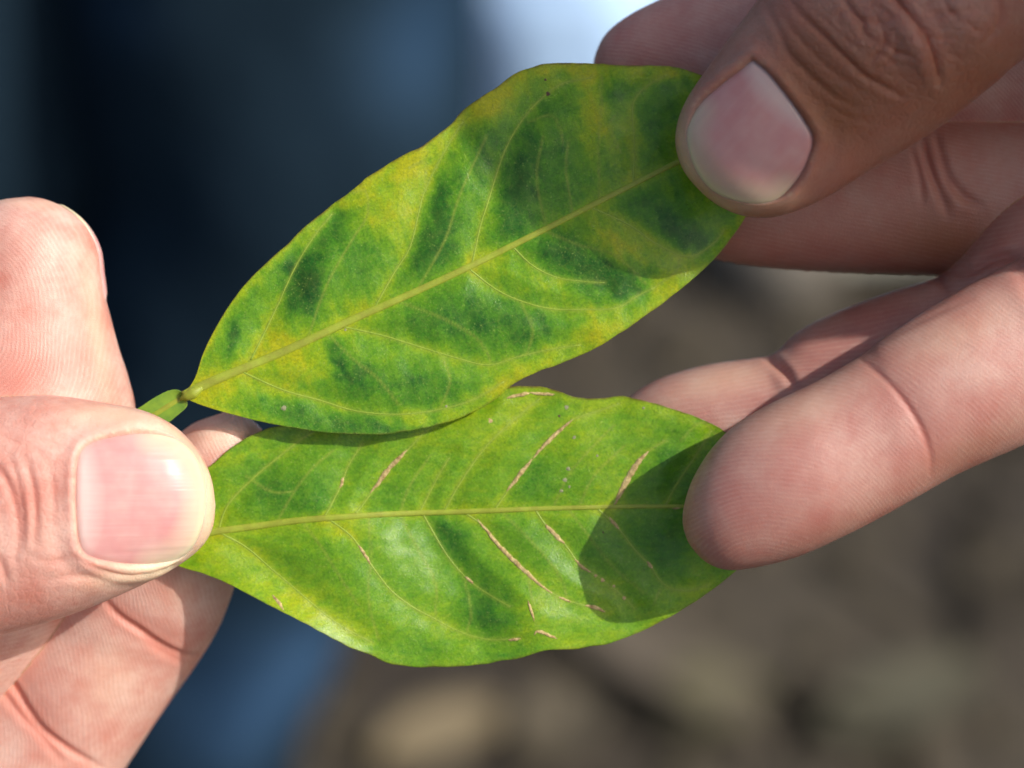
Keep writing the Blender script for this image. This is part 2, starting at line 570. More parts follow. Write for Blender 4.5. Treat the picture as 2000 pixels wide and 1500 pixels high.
navy = cloth_material('navy denim', (0.008, 0.017, 0.027), (0.014, 0.028, 0.043), (0.05, 0.115, 0.23), 1)
pale = cloth_material('pale blue denim', (0.46, 0.66, 0.94), (0.54, 0.72, 0.95), (0.5, 0.6, 0.8), 2)
shoe_b = plain('dark shoe leather', (0.10, 0.09, 0.075), (0.13, 0.115, 0.095), 0.05, 0.7, 0.0005)
def W3(px, py, d):
    q = ray_at(px, py, d); return (q.x, q.y, q.z)
foot_a = ground_at(300, 1900); foot_b = ground_at(-350, 1850)
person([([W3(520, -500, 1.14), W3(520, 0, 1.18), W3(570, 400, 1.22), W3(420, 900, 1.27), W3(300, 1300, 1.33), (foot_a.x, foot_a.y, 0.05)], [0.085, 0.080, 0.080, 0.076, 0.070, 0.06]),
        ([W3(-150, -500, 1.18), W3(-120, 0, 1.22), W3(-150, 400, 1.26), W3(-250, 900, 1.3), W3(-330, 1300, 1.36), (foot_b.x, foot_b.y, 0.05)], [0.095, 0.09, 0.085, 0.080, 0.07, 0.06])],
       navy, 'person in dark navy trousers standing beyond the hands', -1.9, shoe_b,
       [(W3(500, 1310, 1.27), 0.040, 1.0), (W3(290, 10, 1.12), 0.016, 0.3), (W3(830, 60, 1.14), 0.03, 0.30)])  # blue painted in: sunlit lower leg, small top patch, lit right edge
foot_c = ground_at(1130, 330); foot_d = ground_at(1500, 300)
person([([W3(1030, -700, 1.8), W3(1045, -200, 1.87), W3(1060, 0, 1.9), (foot_c.x - 0.02, foot_c.y + 0.02, 0.04)], [0.095, 0.085, 0.080, 0.075]),
        ([W3(1500, -700, 1.85), W3(1500, -200, 1.91), W3(1500, 0, 1.94), (foot_d.x, foot_d.y + 0.02, 0.04)], [0.085, 0.072, 0.066, 0.06])],
       pale, 'person in pale blue trousers standing further off behind the leaf tip', -1.6, shoe_b)

# ================================================================== leaves
def leaf_grid(upper, lower, mid, nu, nv):
    s = np.linspace(0, 1, nu)
    Uc, Lc, Mc = (spline(XY(e), nu) for e in (upper, lower, mid))
    v = np.linspace(-1, 1, nv)
    v = np.sign(v) * (1 - (1 - np.abs(v)) ** 1.15)
    a = np.maximum(v, 0)[None, :, None]; b = np.maximum(-v, 0)[None, :, None]
    xy = Mc[:, None] * (1 - a - b) + Uc[:, None] * a + Lc[:, None] * b
    return xy, np.broadcast_to(s[:, None], xy.shape[:2]), np.broadcast_to(v[None], xy.shape[:2])

RAMP_T = [0.0, 0.25, 0.45, 0.65, 0.85, 1.1]
RAMP_C = np.array([(0.52, 0.52, 0.008), (0.34, 0.49, 0.010), (0.180, 0.39, 0.012), (0.086, 0.28, 0.014), (0.030, 0.150, 0.014), (0.010, 0.070, 0.010)])

def build_leaf(label, upper, lower, mid, veins, darks, yellows, base_t, zfun, seed, scars=(), spots=(), mid_r=(0.75, 0.35), thin=(), edge_y=0.30, contrast=1.15):
    root = bpy.data.objects.new('citrus_leaf', None)
    C.objects.link(root)
    root.matrix_world = HELD
    root['label'] = label; root['category'] = 'leaf'; root['group'] = 'mottled leaves held between the hands'
    nu, nv = 300, 150
    xy, S, V = leaf_grid(upper, lower, mid, nu, nv)
    x, y = xy[..., 0], xy[..., 1]
    lines = [spline(XY(v), 40) for v in veins]
    thins = [spline(XY(v), 30) for v in thin]
    ml = spline(XY(mid), 120)
    def vd(x, y):
        d = dist_line(x, y, ml)[0]
        for l in lines:
            d = np.minimum(d, dist_line(x, y, l)[0])
        return d
    wv = Waves(seed, 16, (0.03, 0.16)); wf = Waves(seed + 1, 16, (0.15, 0.6)); we = Waves(seed + 2, 10, (0.08, 0.35))
    def z_at(x, y):
        d = vd(x, y)
        return zfun(x, y) + 0.38 * (1 - np.exp(-(d / 1.9) ** 2)) + 0.10 * wv(x, y) + 0.03 * wf(x, y)
    # a slightly uneven margin
    mrg = smooth(0.75, 1.0, np.abs(V)) * np.sign(V)
    nrmdir = np.gradient(xy, axis=1); nrmdir /= np.linalg.norm(nrmdir, axis=2, keepdims=True) + 1e-9
    xy = xy + nrmdir * (mrg * 0.05 * we(x * 2.0, y * 2.0) * np.sin(np.pi * np.clip(S, 0, 1)))[..., None]
    x, y = xy[..., 0], xy[..., 1]
    z = z_at(x, y)
    top = np.dstack([x, y, z])
    th = 0.16 + 0.10 * (1 - np.abs(V))
    bot = np.dstack([x, y, z - th])
    n = nu * nv
    F = grid_faces(nu, nv)
    F2 = [tuple(k + n for k in q[::-1]) for q in F]
    ring = [i * nv for i in range(nu)] + [(nu - 1) * nv + j for j in range(1, nv)] + [i * nv + nv - 1 for i in range(nu - 2, -1, -1)] + [j for j in range(nv - 2, 0, -1)]
    F3 = [(ring[k], ring[(k + 1) % len(ring)], ring[(k + 1) % len(ring)] + n, ring[k] + n) for k in range(len(ring))]
    m = mesh('blade', np.vstack([top.reshape(-1, 3), bot.reshape(-1, 3)]), [tuple(q) for q in F] + F2 + F3, MAT['leaf'])
    # pigment
    T = np.full(x.shape, base_t) + 0.055 * Waves(seed + 5, 18, (0.06, 0.5))(x, y) + 0.05 * Waves(seed + 6, 22, (0.4, 1.8))(x, y)
    wg = Waves(seed + 8, 18, (0.25, 1.0))
    jx, jy = x + 0.4 * wf(x, y) + 0.25 * wg(x, y), y + 0.4 * wf(y + 9, x) + 0.25 * wg(y + 5, x)
    for (cx, cy, rx, ry, rot, amt) in darks:
        c = P(cx, cy)
        T = T + amt * gauss(jx, jy, c[0], c[1], rx / K, ry / K, -R(rot))
    for (cx, cy, rx, ry, rot, amt) in yellows:
        c = P(cx, cy)
        T = T - amt * gauss(jx, jy, c[0], c[1], rx / K, ry / K, -R(rot))
    for l in lines:
        d, p = dist_line(x, y, l)
        T = T - 0.16 * np.exp(-(d / 0.8) ** 2) * (1 - 0.5 * p)
    dm, _ = dist_line(x, y, ml)
    T = T - 0.15 * np.exp(-(dm / 1.1) ** 2)
    T = T - edge_y * smooth(0.80, 1.0, np.abs(V) + 0.04 * wf(x, y)) * (0.6 + 0.4 * (V > 0))
    T = T - 0.22 * np.exp(-(S / 0.06) ** 2)
    T = np.clip(0.45 + (T - 0.45) * contrast, 0, 1.1)
    col = np.stack([np.interp(T, RAMP_T, RAMP_C[:, k]) for k in range(3)], -1)
    vm = np.zeros(x.shape)
    for l in thins:
        d, p = dist_line(x, y, l)
        vm = np.maximum(vm, 0.55 * np.exp(-(d / 0.14) ** 2))
    for l in lines:
        d, p = dist_line(x, y, l)
        vm = np.maximum(vm, 0.5 * np.exp(-(d / 0.22) ** 2))
    col = col * (1 - vm[..., None]) + np.array((0.36, 0.42, 0.06)) * vm[..., None]
    col = col.reshape(-1, 3)
    rim = (smooth(0.975, 1.0, np.abs(V)) * (0.55 + 0.45 * (V > 0))).ravel()
    cattr(m, 'pigment', np.vstack([col, col]))
    fattr(m, 'rim', np.r_[rim, rim])
    link('blade', m, root)
    # ribs
    pm = spline(XY(mid), 160)
    t = np.linspace(0, 1, 160)
    zz = z_at(pm[:, 0], pm[:, 1])
    v, f = tube(np.c_[pm, zz + 0.02], np.interp(t, [0, 0.1, 1], [mid_r[0], mid_r[0] * 0.8, mid_r[1]]) / 2, 12, 0.36)
    link('midrib', mesh('midrib', v, f, MAT['midrib']), root)
    for l in veins:
        pl = spline(XY(l), 60)
        v, f = tube(np.c_[pl, z_at(pl[:, 0], pl[:, 1]) - 0.015], np.linspace(0.105, 0.04, 60), 6, 0.6)
        link('vein', mesh('vein', v, f, MAT['vein']), root)
    for l, wd in scars:
        pl = spline(XY(l), 60)
        t = np.linspace(0, 1, 60)
        r = 1.3 * wd / K / 2 * np.sin(np.pi * np.clip(t, 0.02, 0.98)) ** 0.6 * (1 + 0.12 * Waves(int(pl[0, 0] * 7) % 97 + 3, 8, (0.5, 2.0))(pl[:, 0], pl[:, 1]))
        pl = pl + 0.03 * np.c_[wf(pl[:, 0] * 3, pl[:, 1] * 3), wf(pl[:, 1] * 3, pl[:, 0] * 3)]
        v, f = tube(np.c_[pl, z_at(pl[:, 0], pl[:, 1]) + 0.02], np.maximum(r, 0.02), 8, 0.32)
        link('scar', mesh('scar', v, f, MAT['scar']), root)
    for px, py, r, mt in spots:
        c = P(px, py)
        zc = float(z_at(np.array([c[0]]), np.array([c[1]]))[0])
        vv = [(c[0], c[1], zc + 0.08)]
        for k in range(14):
            a = k / 14 * 2 * math.pi
            rr = r / K * (1 + 0.15 * math.sin(3 * a + px))
            vv.append((c[0] + rr * math.cos(a), c[1] + rr * math.sin(a), zc - 0.02))
        link('spot', mesh('spot', vv, [(0, k + 1, (k + 1) % 14 + 1) for k in range(14)], MAT[mt]), root)
    return root, z_at

# --- upper leaf
UP_U = [(362, 771), (384, 738), (400, 692), (425, 640), (456, 590), (500, 537), (560, 481), (622, 424), (700, 366), (722, 346), (790, 306), (832, 284), (880, 246), (902, 220), (960, 180), (1002, 149), (1050, 131), (1085, 126), (1160, 127), (1205, 131), (1300, 132), (1350, 143), (1410, 168), (1470, 215), (1515, 275)]
UP_L = [(362, 777), (400, 792), (460, 810), (512, 823), (560, 832), (650, 845), (740, 848), (790, 843), (850, 831), (910, 811), (960, 785), (1000, 752), (1040, 731), (1120, 700), (1180, 670), (1210, 651), (1280, 602), (1340, 556), (1400, 500), (1435, 455), (1455, 424), (1490, 360), (1515, 275)]
UP_M = [(362, 774), (400, 753), (440, 735), (560, 685), (700, 620), (800, 576), (900, 530), (1000, 481), (1100, 431), (1200, 380), (1290, 334), (1340, 312), (1430, 290), (1515, 275)]
UP_V = [[(492, 703), (543, 600), (578, 525), (614, 465), (650, 420)],
        [(730, 606), (770, 535), (801, 485), (816, 429), (831, 373), (872, 292), (905, 240)],
        [(922, 518), (938, 444), (951, 403), (984, 301), (1021, 235), (1059, 193), (1100, 165), (1157, 154)],
        [(1236, 360), (1238, 287), (1235, 207), (1264, 170), (1301, 149)],
        [(470, 724), (553, 761), (624, 781), (695, 802), (771, 809), (847, 802), (923, 781), (985, 745)],
        [(668, 638), (745, 655), (821, 678), (887, 698), (953, 713), (1012, 697), (1073, 683), (1133, 674)],
        [(915, 525), (970, 567), (1021, 590), (1077, 604), (1143, 605), (1203, 602), (1245, 578), (1278, 562)],
        [(1000, 482), (1040, 520), (1087, 543), (1133, 550), (1180, 553)],
        [(1150, 405), (1227, 441), (1273, 473), (1327, 500), (1362, 497), (1395, 473), (1413, 450)]]
UP_T = [[(1117, 420), (1105, 333), (1110, 277)], [(1170, 392), (1168, 287), (1173, 217), (1175, 150)], [(1066, 440), (1048, 350), (1060, 270)],
        [(600, 670), (640, 560), (690, 470), (720, 420), (715, 375), (690, 380)], [(820, 560), (870, 470), (900, 380), (950, 270)],
        [(640, 650), (690, 700), (740, 740), (780, 790)], [(780, 590), (860, 620), (930, 660), (960, 705)], [(1060, 450), (1130, 480), (1200, 500), (1260, 555)],
        [(800, 330), (830, 320), (832, 375)], [(1010, 580), (1040, 640), (1030, 690)], [(860, 690), (880, 740), (860, 800)], [(1327, 500), (1320, 530), (1278, 562)], [(1100, 280), (1080, 230), (1030, 240)], [(1210, 300), (1190, 250), (1200, 230)]]
def zu(x, y):
    b = 1.5 - 0.9 * smooth(10, 30, x)
    mx = XY(UP_M); ym = np.interp(x, mx[:, 0], mx[:, 1])
    off = (y - ym)
    return b + 0.055 * np.abs(off) * smooth(31, 12, x) - 0.0032 * off * off * smooth(29, 12, x) + 0.5 * gauss(x, y, *P(620, 540)[:2], 5, 3, 0.8)
leaf_a, z_up = build_leaf('mottled yellow and dark green leaf pinched under the shaded thumbnail', UP_U, UP_L, UP_M, UP_V,
    darks=[(600, 560, 38, 75, 0, .50), (570, 520, 25, 25, 0, .2), (461, 652, 24, 38, 20, .42), (662, 705, 22, 42, -30, .40), (700, 740, 40, 30, 30, .2), (846, 480, 45, 75, 15, .34), (860, 395, 26, 50, 10, .26), (650, 450, 45, 60, 35, .22), (720, 500, 40, 60, 30, .18),
           (938, 330, 30, 70, 15, .28), (1010, 380, 34, 120, 8, .42), (1090, 330, 75, 110, 0, .18), (1199, 175, 25, 45, 0, .28), (1275, 215, 36, 66, 10, .24), (1275, 300, 30, 45, 0, .15), (1096, 500, 75, 42, 35, .36), (1180, 545, 50, 30, 30, .3),
           (1283, 412, 80, 36, 28, .36), (1345, 470, 50, 26, 15, .35), (1217, 570, 52, 30, -20, .3), (993, 640, 115, 48, 8, .28), (850, 625, 90, 42, 5, .24), (700, 840, 160, 22, 3, .42), (560, 800, 70, 22, 15, .22), (830, 750, 90, 32, 5, .22), (1130, 400, 60, 60, 0, .1), (1080, 210, 50, 35, -20, .18)],
    yellows=[(1170, 290, 130, 130, 0, .13), (1280, 460, 90, 70, 0, .08), (555, 660, 60, 28, -25, .34), (583, 716, 52, 34, -10, .36), (765, 430, 66, 55, -20, .30), (796, 343, 60, 40, -35, .24), (690, 612, 36, 22, -30, .26), (1161, 640, 48, 36, -20, .36), (1195, 470, 66, 18, 30, .30), (960, 195, 45, 38, -25, .34), (430, 750, 60, 30, -30, .25), (1157, 230, 22, 66, 0, .22), (1050, 545, 80, 20, 25, .12), (960, 520, 40, 40, 0, .15), (520, 770, 60, 25, 15, .2), (1000, 740, 60, 25, -25, .2), (1300, 550, 60, 20, -45, .2)],  # first two lighten the leaf colour where the hand's shade falls
    base_t=0.48, zfun=zu, seed=11, thin=UP_T,
    spots=[(1070, 186, 5.5, 'spot'), (1065, 158, 3, 'spot'), (557, 798, 6, 'speck'), (676, 645, 3, 'speck'), (872, 793, 3, 'speck')], mid_r=(1.25, 0.5))

# --- lower leaf
LO_U = [(285, 1050), (320, 985), (370, 940), (415, 906), (452, 874), (510, 841), (560, 830), (600, 828), (700, 818), (800, 800), (900, 775), (960, 762), (1000, 755), (1060, 756), (1096, 765), (1125, 776), (1165, 778), (1220, 775), (1272, 786), (1342, 807), (1400, 832), (1420, 846), (1470, 885), (1510, 930), (1530, 985)]
LO_L = [(285, 1062), (318, 1090), (355, 1108), (400, 1121), (450, 1141), (500, 1166), (550, 1191), (600, 1216), (670, 1256), (720, 1277), (770, 1298), (840, 1303), (900, 1301), (960, 1295), (1020, 1283), (1070, 1270), (1120, 1268), (1180, 1260), (1240, 1240), (1292, 1215), (1350, 1181), (1400, 1146), (1438, 1114), (1500, 1055), (1530, 985)]
LO_M = [(285, 1056), (345, 1050), (410, 1040), (500, 1028), (600, 1015), (750, 1005), (900, 1000), (1050, 994), (1200, 990), (1330, 989), (1430, 987), (1530, 985)]
LO_V = [[(425, 1036), (445, 985), (495, 933), (541, 895), (580, 864), (612, 842)], [(633, 1012), (665, 949), (680, 910), (707, 868)],
        [(690, 1010), (730, 956), (757, 918), (792, 883), (835, 840), (881, 817), (940, 790)], [(818, 1003), (854, 933), (877, 895)],
        [(866, 1001), (900, 941), (950, 871), (1016, 810), (1054, 779)],
        [(965, 997), (993, 957), (1016, 926), (1035, 902), (1062, 871), (1093, 841), (1120, 819), (1171, 802), (1210, 788)],
        [(1196, 990), (1221, 945), (1244, 906), (1265, 883), (1300, 860)], [(1300, 989), (1320, 950), (1356, 895), (1390, 842)],
        [(425, 1039), (479, 1069), (529, 1111), (572, 1146), (618, 1185), (669, 1223), (727, 1254)],
        [(640, 1012), (688, 1049), (723, 1099), (761, 1150), (804, 1185), (846, 1208), (889, 1231), (950, 1249), (1016, 1246)],
        [(825, 1004), (862, 1069), (889, 1107), (920, 1138), (954, 1161), (997, 1185)],
        [(905, 1000), (946, 1030), (977, 1069), (1016, 1107), (1055, 1142), (1078, 1158), (1109, 1173), (1151, 1185), (1182, 1194)],
        [(1045, 995), (1066, 1026), (1101, 1061), (1132, 1103), (1155, 1119), (1178, 1134), (1221, 1169), (1240, 1190)],
        [(1165, 991), (1209, 1034), (1236, 1069), (1271, 1107), (1287, 1131), (1310, 1150), (1349, 1154), (1387, 1142)]]
LO_T = [[(540, 1020), (575, 960), (610, 915), (650, 880)], [(780, 1004), (800, 950), (840, 890)], [(1080, 993), (1110, 930), (1150, 880), (1200, 830)], [(1130, 992), (1160, 930), (1220, 870)],
        [(590, 1018), (630, 1070), (655, 1110), (700, 1180)], [(720, 1010), (725, 1090), (720, 1170), (740, 1250)], [(780, 1006), (820, 1080), (850, 1140), (850, 1205)],
        [(900, 1110), (920, 1190), (910, 1240)], [(1030, 1120), (1040, 1170), (1050, 1230)], [(980, 1000), (1040, 1060), (1090, 1120), (1110, 1172)], [(1110, 994), (1160, 1060), (1200, 1110), (1260, 1160)], [(1330, 860), (1370, 825), (1400, 850)], [(1278, 1180), (1290, 1150)], [(480, 930), (530, 960), (575, 960)]]
LO_S = [([(723, 963), (740, 942), (757, 918), (795, 879)], 8), ([(990, 960), (1016, 926), (1040, 897)], 7), ([(1040, 896), (1062, 871), (1093, 841), (1118, 820)], 6), ([(1200, 986), (1221, 945), (1244, 906), (1266, 882)], 10),
        ([(664, 952), (671, 932)], 5), ([(700, 1064), (714, 1084), (724, 1101)], 5), ([(932, 1015), (950, 1036), (977, 1069), (1016, 1107), (1055, 1142), (1078, 1158)], 7), ([(1092, 1166), (1115, 1176)], 4), ([(1143, 1183), (1162, 1187), (1182, 1195)], 6),
        ([(1065, 1024), (1082, 1043), (1103, 1063)], 7), ([(1122, 1092), (1135, 1106), (1154, 1118)], 5), ([(1190, 1010), (1210, 1035)], 5), ([(1264, 1097), (1275, 1111)], 5),
        ([(989, 778), (1012, 772), (1035, 767)], 6), ([(1034, 767), (1060, 769), (1084, 771)], 5), ([(1031, 1172), (1039, 1196), (1043, 1212)], 4), ([(1043, 1240), (1052, 1232), (1088, 1247)], 5), ([(993, 1250), (1017, 1247)], 5), ([(533, 1161), (545, 1175), (556, 1189)], 6), ([(908, 1127), (924, 1141)], 4), ([(1308, 991), (1332, 992)], 5)]
LO_P = [(1163, 1125, 4, 'scar'), (1177, 1134, 5, 'scar'), (1199, 1145, 3.5, 'scar'), (1219, 1168, 4.5, 'scar'), (957, 822, 5, 'scar'), (1104, 937, 5, 'speck'), (1110, 915, 5, 'speck'), (1097, 958, 4, 'speck'), (1112, 950, 3, 'speck'), (1122, 855, 4, 'speck'), (1106, 795, 5, 'speck'), (1092, 812, 3, 'spot'), (1166, 890, 3, 'speck'), (1257, 797, 3, 'speck'), (1178, 1040, 2.5, 'spot')]
def zl(x, y):
    z = -0.45 + 0.25 * smooth(-30, 0, x) * 0
    z = z + 1.3 * gauss(x, y, *P(690, 1110)[:2], 5.0, 7.5, 0.5) - 1.0 * gauss(x, y, *P(890, 1120)[:2], 4.5, 8, 0.6) + 1.3 * gauss(x, y, *P(1030, 1210)[:2], 5.5, 6, 0.3)
    z = z + 0.5 * gauss(x, y, *P(1000, 870)[:2], 12, 4.5, 0.0) - 0.8 * gauss(x, y, *P(1200, 1250)[:2], 9, 3.0, 0.35)
    z = z + 2.6 * gauss(x, y, *P(570, 1230)[:2], 8.5, 3.2, -0.48)
    return z
leaf_b, z_lo = build_leaf('lime green leaf with tan corky scars pinched behind the bare fingertip', LO_U, LO_L, LO_M, LO_V,
    darks=[(572, 965, 60, 45, -20, .30), (500, 935, 50, 50, -40, .26), (640, 975, 40, 30, -50, .18), (757, 975, 40, 36, -50, .20), (690, 900, 40, 40, -45, .14), (900, 1080, 40, 110, -38, .34), (945, 1200, 42, 52, -30, .46), (870, 1040, 40, 30, 30, .2), (1047, 935, 45, 50, 30, .24), (740, 1120, 30, 70, -40, .18),
           (1010, 1040, 60, 30, 40, .14), (1150, 1080, 60, 60, 0, .16), (1290, 1050, 90, 70, 0, .30), (1320, 920, 60, 70, 0, .25), (640, 1090, 40, 40, 0, .12), (820, 1270, 90, 25, 5, .18), (1000, 1285, 70, 16, -8, .22), (560, 850, 50, 18, -10, .15)],
    yellows=[(430, 1090, 60, 34, 20, .28), (540, 1160, 60, 30, 28, .26), (650, 1035, 80, 22, 3, .20), (950, 820, 120, 50, -15, .16), (1150, 850, 100, 60, 0, .10), (620, 1200, 60, 40, 30, .18), (480, 890, 50, 14, -35, .2), (720, 1240, 60, 30, 20, .12), (1040, 1200, 50, 40, 0, .14)],
    base_t=0.44, contrast=0.82, zfun=zl, seed=23, scars=LO_S, spots=LO_P, thin=LO_T, mid_r=(1.05, 0.35), edge_y=0.14)

# --- winged stalk of the upper leaf, and the joint where the blade sits on it
def stalk(root, upper, lower, mid, z0):
    xy, S, V = leaf_grid(upper, lower, mid, 50, 22)
    x, y = xy[..., 0], xy[..., 1]
    z = z0 + 0.45 * (np.abs(V) ** 1.4) - 0.1
    top = np.dstack([x, y, z]).reshape(-1, 3); bot = np.dstack([x, y, z - 0.5 - 0.7 * (1 - V * V)]).reshape(-1, 3)
    n = len(top)
    F = grid_faces(50, 22)
    F2 = [tuple(k + n for k in q[::-1]) for q in F]
    ring = [i * 22 for i in range(50)] + [49 * 22 + j for j in range(1, 22)] + [i * 22 + 21 for i in range(48, -1, -1)] + list(range(20, 0, -1))
    F3 = [(ring[k], ring[(k + 1) % len(ring)], ring[(k + 1) % len(ring)] + n, ring[k] + n) for k in range(len(ring))]
    m = mesh('stalk', np.vstack([top, bot]), [tuple(q) for q in F] + F2 + F3, MAT['stalk'])
    st = link('stalk', m, root)
    pm = spline(XY(mid), 40)
    v, f = tube(np.c_[pm, np.full(40, z0 - 0.22)], np.linspace(0.35, 0.42, 40), 10, 0.6)
    link('rib', mesh('rib', v, f, MAT['midrib']), st)
    return st
st = stalk(leaf_a, [(200, 858), (240, 818), (278, 794), (297, 781), (316, 770), (332, 763), (347, 761), (358, 766), (364, 772)],
           [(212, 880), (260, 862), (300, 845), (330, 826), (346, 813), (358, 803), (366, 795), (368, 787), (364, 776)],
           [(205, 868), (250, 842), (300, 812), (330, 793), (350, 781), (364, 774)], 1.0)
j = spline([P(352, 780, 1.2), P(362, 775, 1.5), P(378, 767, 1.7), P(395, 757, 1.6)], 24)
v, f = tube(j, np.interp(np.linspace(0, 1, 24), [0, .3, .6, 1], [0.15, 0.55, 0.66, 0.30]), 14, 0.7)
link('joint', mesh('joint', v, f, MAT['midrib']), leaf_a)
j = spline([P(292, 1056, -0.4), P(230, 1062, -0.6), P(160, 1075, -1.0)], 24)
v, f = tube(j, np.linspace(0.6, 0.8, 24), 10, 0.8)
link('stalk', mesh('stalk', v, f, MAT['stalk']), leaf_b)

# ================================================================== hands
class Loft:
    """one finger as a closed skin: two side outlines, a depth line and a thickness"""
    def __init__(self, a, b, zc, tf, tb, nf=2.2, nb=2.0, step=0.25, sides=220, ortho=False, coarse=1.2):
        NF = 4000
        fr = np.linspace(0, 1, NF)
        A, B = spline(a, NF), spline(b, NF)
        z = keyed(zc, fr)
        k = np.ones(60) / 60
        z = np.convolve(np.pad(z, 60, 'edge'), k, 'same')[60:-60]
        s = np.ones(NF) if ortho else (D - z) / D
        def to3(E):
            return np.stack([(E[:, 0] - 1000) / K * s, (750 - E[:, 1]) / K * s, z], 1)
        A3, B3 = to3(A), to3(B)
        cen = (A3 + B3) / 2
        L = np.r_[0, np.cumsum(np.linalg.norm(np.diff((A3 * 0.5 + B3 * 0.5), axis=0), axis=1) + 0.5 * np.linalg.norm(np.diff(A3 - B3, axis=0), axis=1))]
        inside = (np.minimum(A[:, 0], B[:, 0]) < 2080) & (np.maximum(A[:, 0], B[:, 0]) > -80) & (np.minimum(A[:, 1], B[:, 1]) < 1580) & (np.maximum(A[:, 1], B[:, 1]) > -80)
        ids, last = [0], 0.0
        for i in range(1, NF - 1):
            if L[i] - last >= (step if inside[i] else coarse):
                ids.append(i); last = L[i]
        if L[-1] - L[ids[-1]] < 0.06: ids.pop()
        ids = np.array(ids)
        self.fr = fr[ids]
        A3, B3, cen = A3[ids], B3[ids], cen[ids]
        W = np.linalg.norm(A3 - B3, axis=1) / 2
        th = np.linspace(0, 2 * math.pi, sides, endpoint=False)
        c, sn = np.cos(th), np.sin(th)
        n = np.where(sn > 0, nf, nb)
        lat = np.sign(c) * np.abs(c) ** (2 / n)
        dep = np.sign(sn) * np.abs(sn) ** (2 / n)
        F, Bk = keyed(tf, self.fr), keyed(tb, self.fr)
        T = np.where(dep[None] > 0, F[:, None], Bk[:, None]) * dep[None] * W[:, None]
        V = cen[:, None] + lat[None, :, None] * (A3 - B3)[:, None] / 2
        V[..., 2] += T
        self.V = V
        self.th = th
        self.nr, self.nc = len(ids), sides
        tip = to3(A)[-1]
        self.tip = tip
        self.front = np.broadcast_to(smooth(-0.05, 0.35, sn)[None], T.shape)
        self.sn = np.broadcast_to(sn[None], T.shape)
        z0 = np.zeros(T.shape)
        self.ridge, self.pad, self.kn = z0.copy(), z0.copy(), z0.copy()
        self.tint = np.zeros(T.shape + (3,))
        self.base = V.copy()
    def x(self): return self.base[..., 0]
    def y(self): return self.base[..., 1]
    def normals(self):
        du = np.gradient(self.V, axis=0)
        dv = np.roll(self.V, -1, 1) - np.roll(self.V, 1, 1)
        n = np.cross(du, dv)
        n /= np.linalg.norm(n, axis=2, keepdims=True) + 1e-12
        # outward
        out = self.V - self.V.mean(1, keepdims=True)
        sg = np.sign((n * out).sum(2).mean())
        return n * sg
    def push(self, h):
        """move the skin along its normal by h mm"""
        self.V = self.V + self.normals() * h[..., None]
    def crease(self, pts, wd, depth, z=0.0, lip=0.25, fade=True):
        l = spline(XY(pts, z), 40)
        d, p = dist_line(self.x(), self.y(), l)
        env = np.sin(np.pi * np.clip(p, 0.03, 0.97)) ** 0.5 if fade else 1.0
        h = -depth * np.exp(-(d / wd) ** 2) + lip * depth * np.exp(-((d - 2.2 * wd) / (1.3 * wd)) ** 2)
        self.push(h * env * self.front)
        self.tint[..., 0] += 0.5 * np.exp(-(d / (wd * 1.8)) ** 2) * env * self.front * min(1, depth * 3)
    def bulge(self, px, py, rx, ry, rot, h, z=0.0):
        c = P(px, py, z)
        self.push(h * gauss(self.x(), self.y(), c[0], c[1], rx / K, ry / K, -R(rot)) * self.front)
    def colour(self, ch, px, py, rx, ry, rot, amt, z=0.0):
        c = P(px, py, z)
        self.tint[..., ch] += amt * gauss(self.x(), self.y(), c[0], c[1], rx / K, ry / K, -R(rot)) * self.front
    def mesh(self, name):
        V = np.vstack([self.V.reshape(-1, 3), self.tip[None], self.V[0].mean(0)[None]])
        f = [tuple(q) for q in grid_faces(self.nr, self.nc, True)]
        n = self.nr * self.nc
        l = (self.nr - 1) * self.nc
        f += [(l + k, l + (k + 1) % self.nc, n) for k in range(self.nc)]
        f += [((k + 1) % self.nc, k, n + 1) for k in range(self.nc)]
        q = V[np.array([t[:3] for t in f])]
        if (np.cross(q[:, 0], q[:, 1]) * q[:, 2]).sum() < 0:
            f = [t[::-1] for t in f]
        m = mesh(name, V, f)
        ext = lambda a: np.r_[a.ravel(), a[-1].mean(), a[0].mean()]
        fattr(m, 'ridge', ext(self.ridge)); fattr(m, 'pad', ext(self.pad)); fattr(m, 'kn', ext(self.kn))
        t = np.clip(self.tint, 0, 1)
        cattr(m, 'tint', np.vstack([t.reshape(-1, 3), t[-1].mean(0)[None], t[0].mean(0)[None]]))
        return m
    def surf(self, r, c):
        """point on the skin at fractional ring r, column c"""
        r = np.clip(r, 0, self.nr - 1.001); c = np.mod(c, self.nc)
        i, j = r.astype(int), c.astype(int)
        a, b = (r - i)[..., None], (c - j)[..., None]
        j2 = (j + 1) % self.nc
        return (self.base[i, j] * (1 - a) * (1 - b) + self.base[i + 1, j] * a * (1 - b) + self.base[i, j2] * (1 - a) * b + self.base[i + 1, j2] * a * b)

def close_patch(top, drop):
    """a plate: upper sheet, rim and underside"""
    nr, nc = top.shape[:2]
    n = nr * nc
    V = np.vstack([top.reshape(-1, 3), (top - drop).reshape(-1, 3)])
    F = [tuple(q) for q in grid_faces(nr, nc)]
    F2 = [tuple(k + n for k in q[::-1]) for q in F]
    ring = [i * nc for i in range(nr)] + [(nr - 1) * nc + j for j in range(1, nc)] + [i * nc + nc - 1 for i in range(nr - 2, -1, -1)] + [j for j in range(nc - 2, 0, -1)]
    F3 = [(ring[k], ring[(k + 1) % len(ring)], ring[(k + 1) % len(ring)] + n, ring[k] + n) for k in range(len(ring))]
    return V, F + F2 + F3

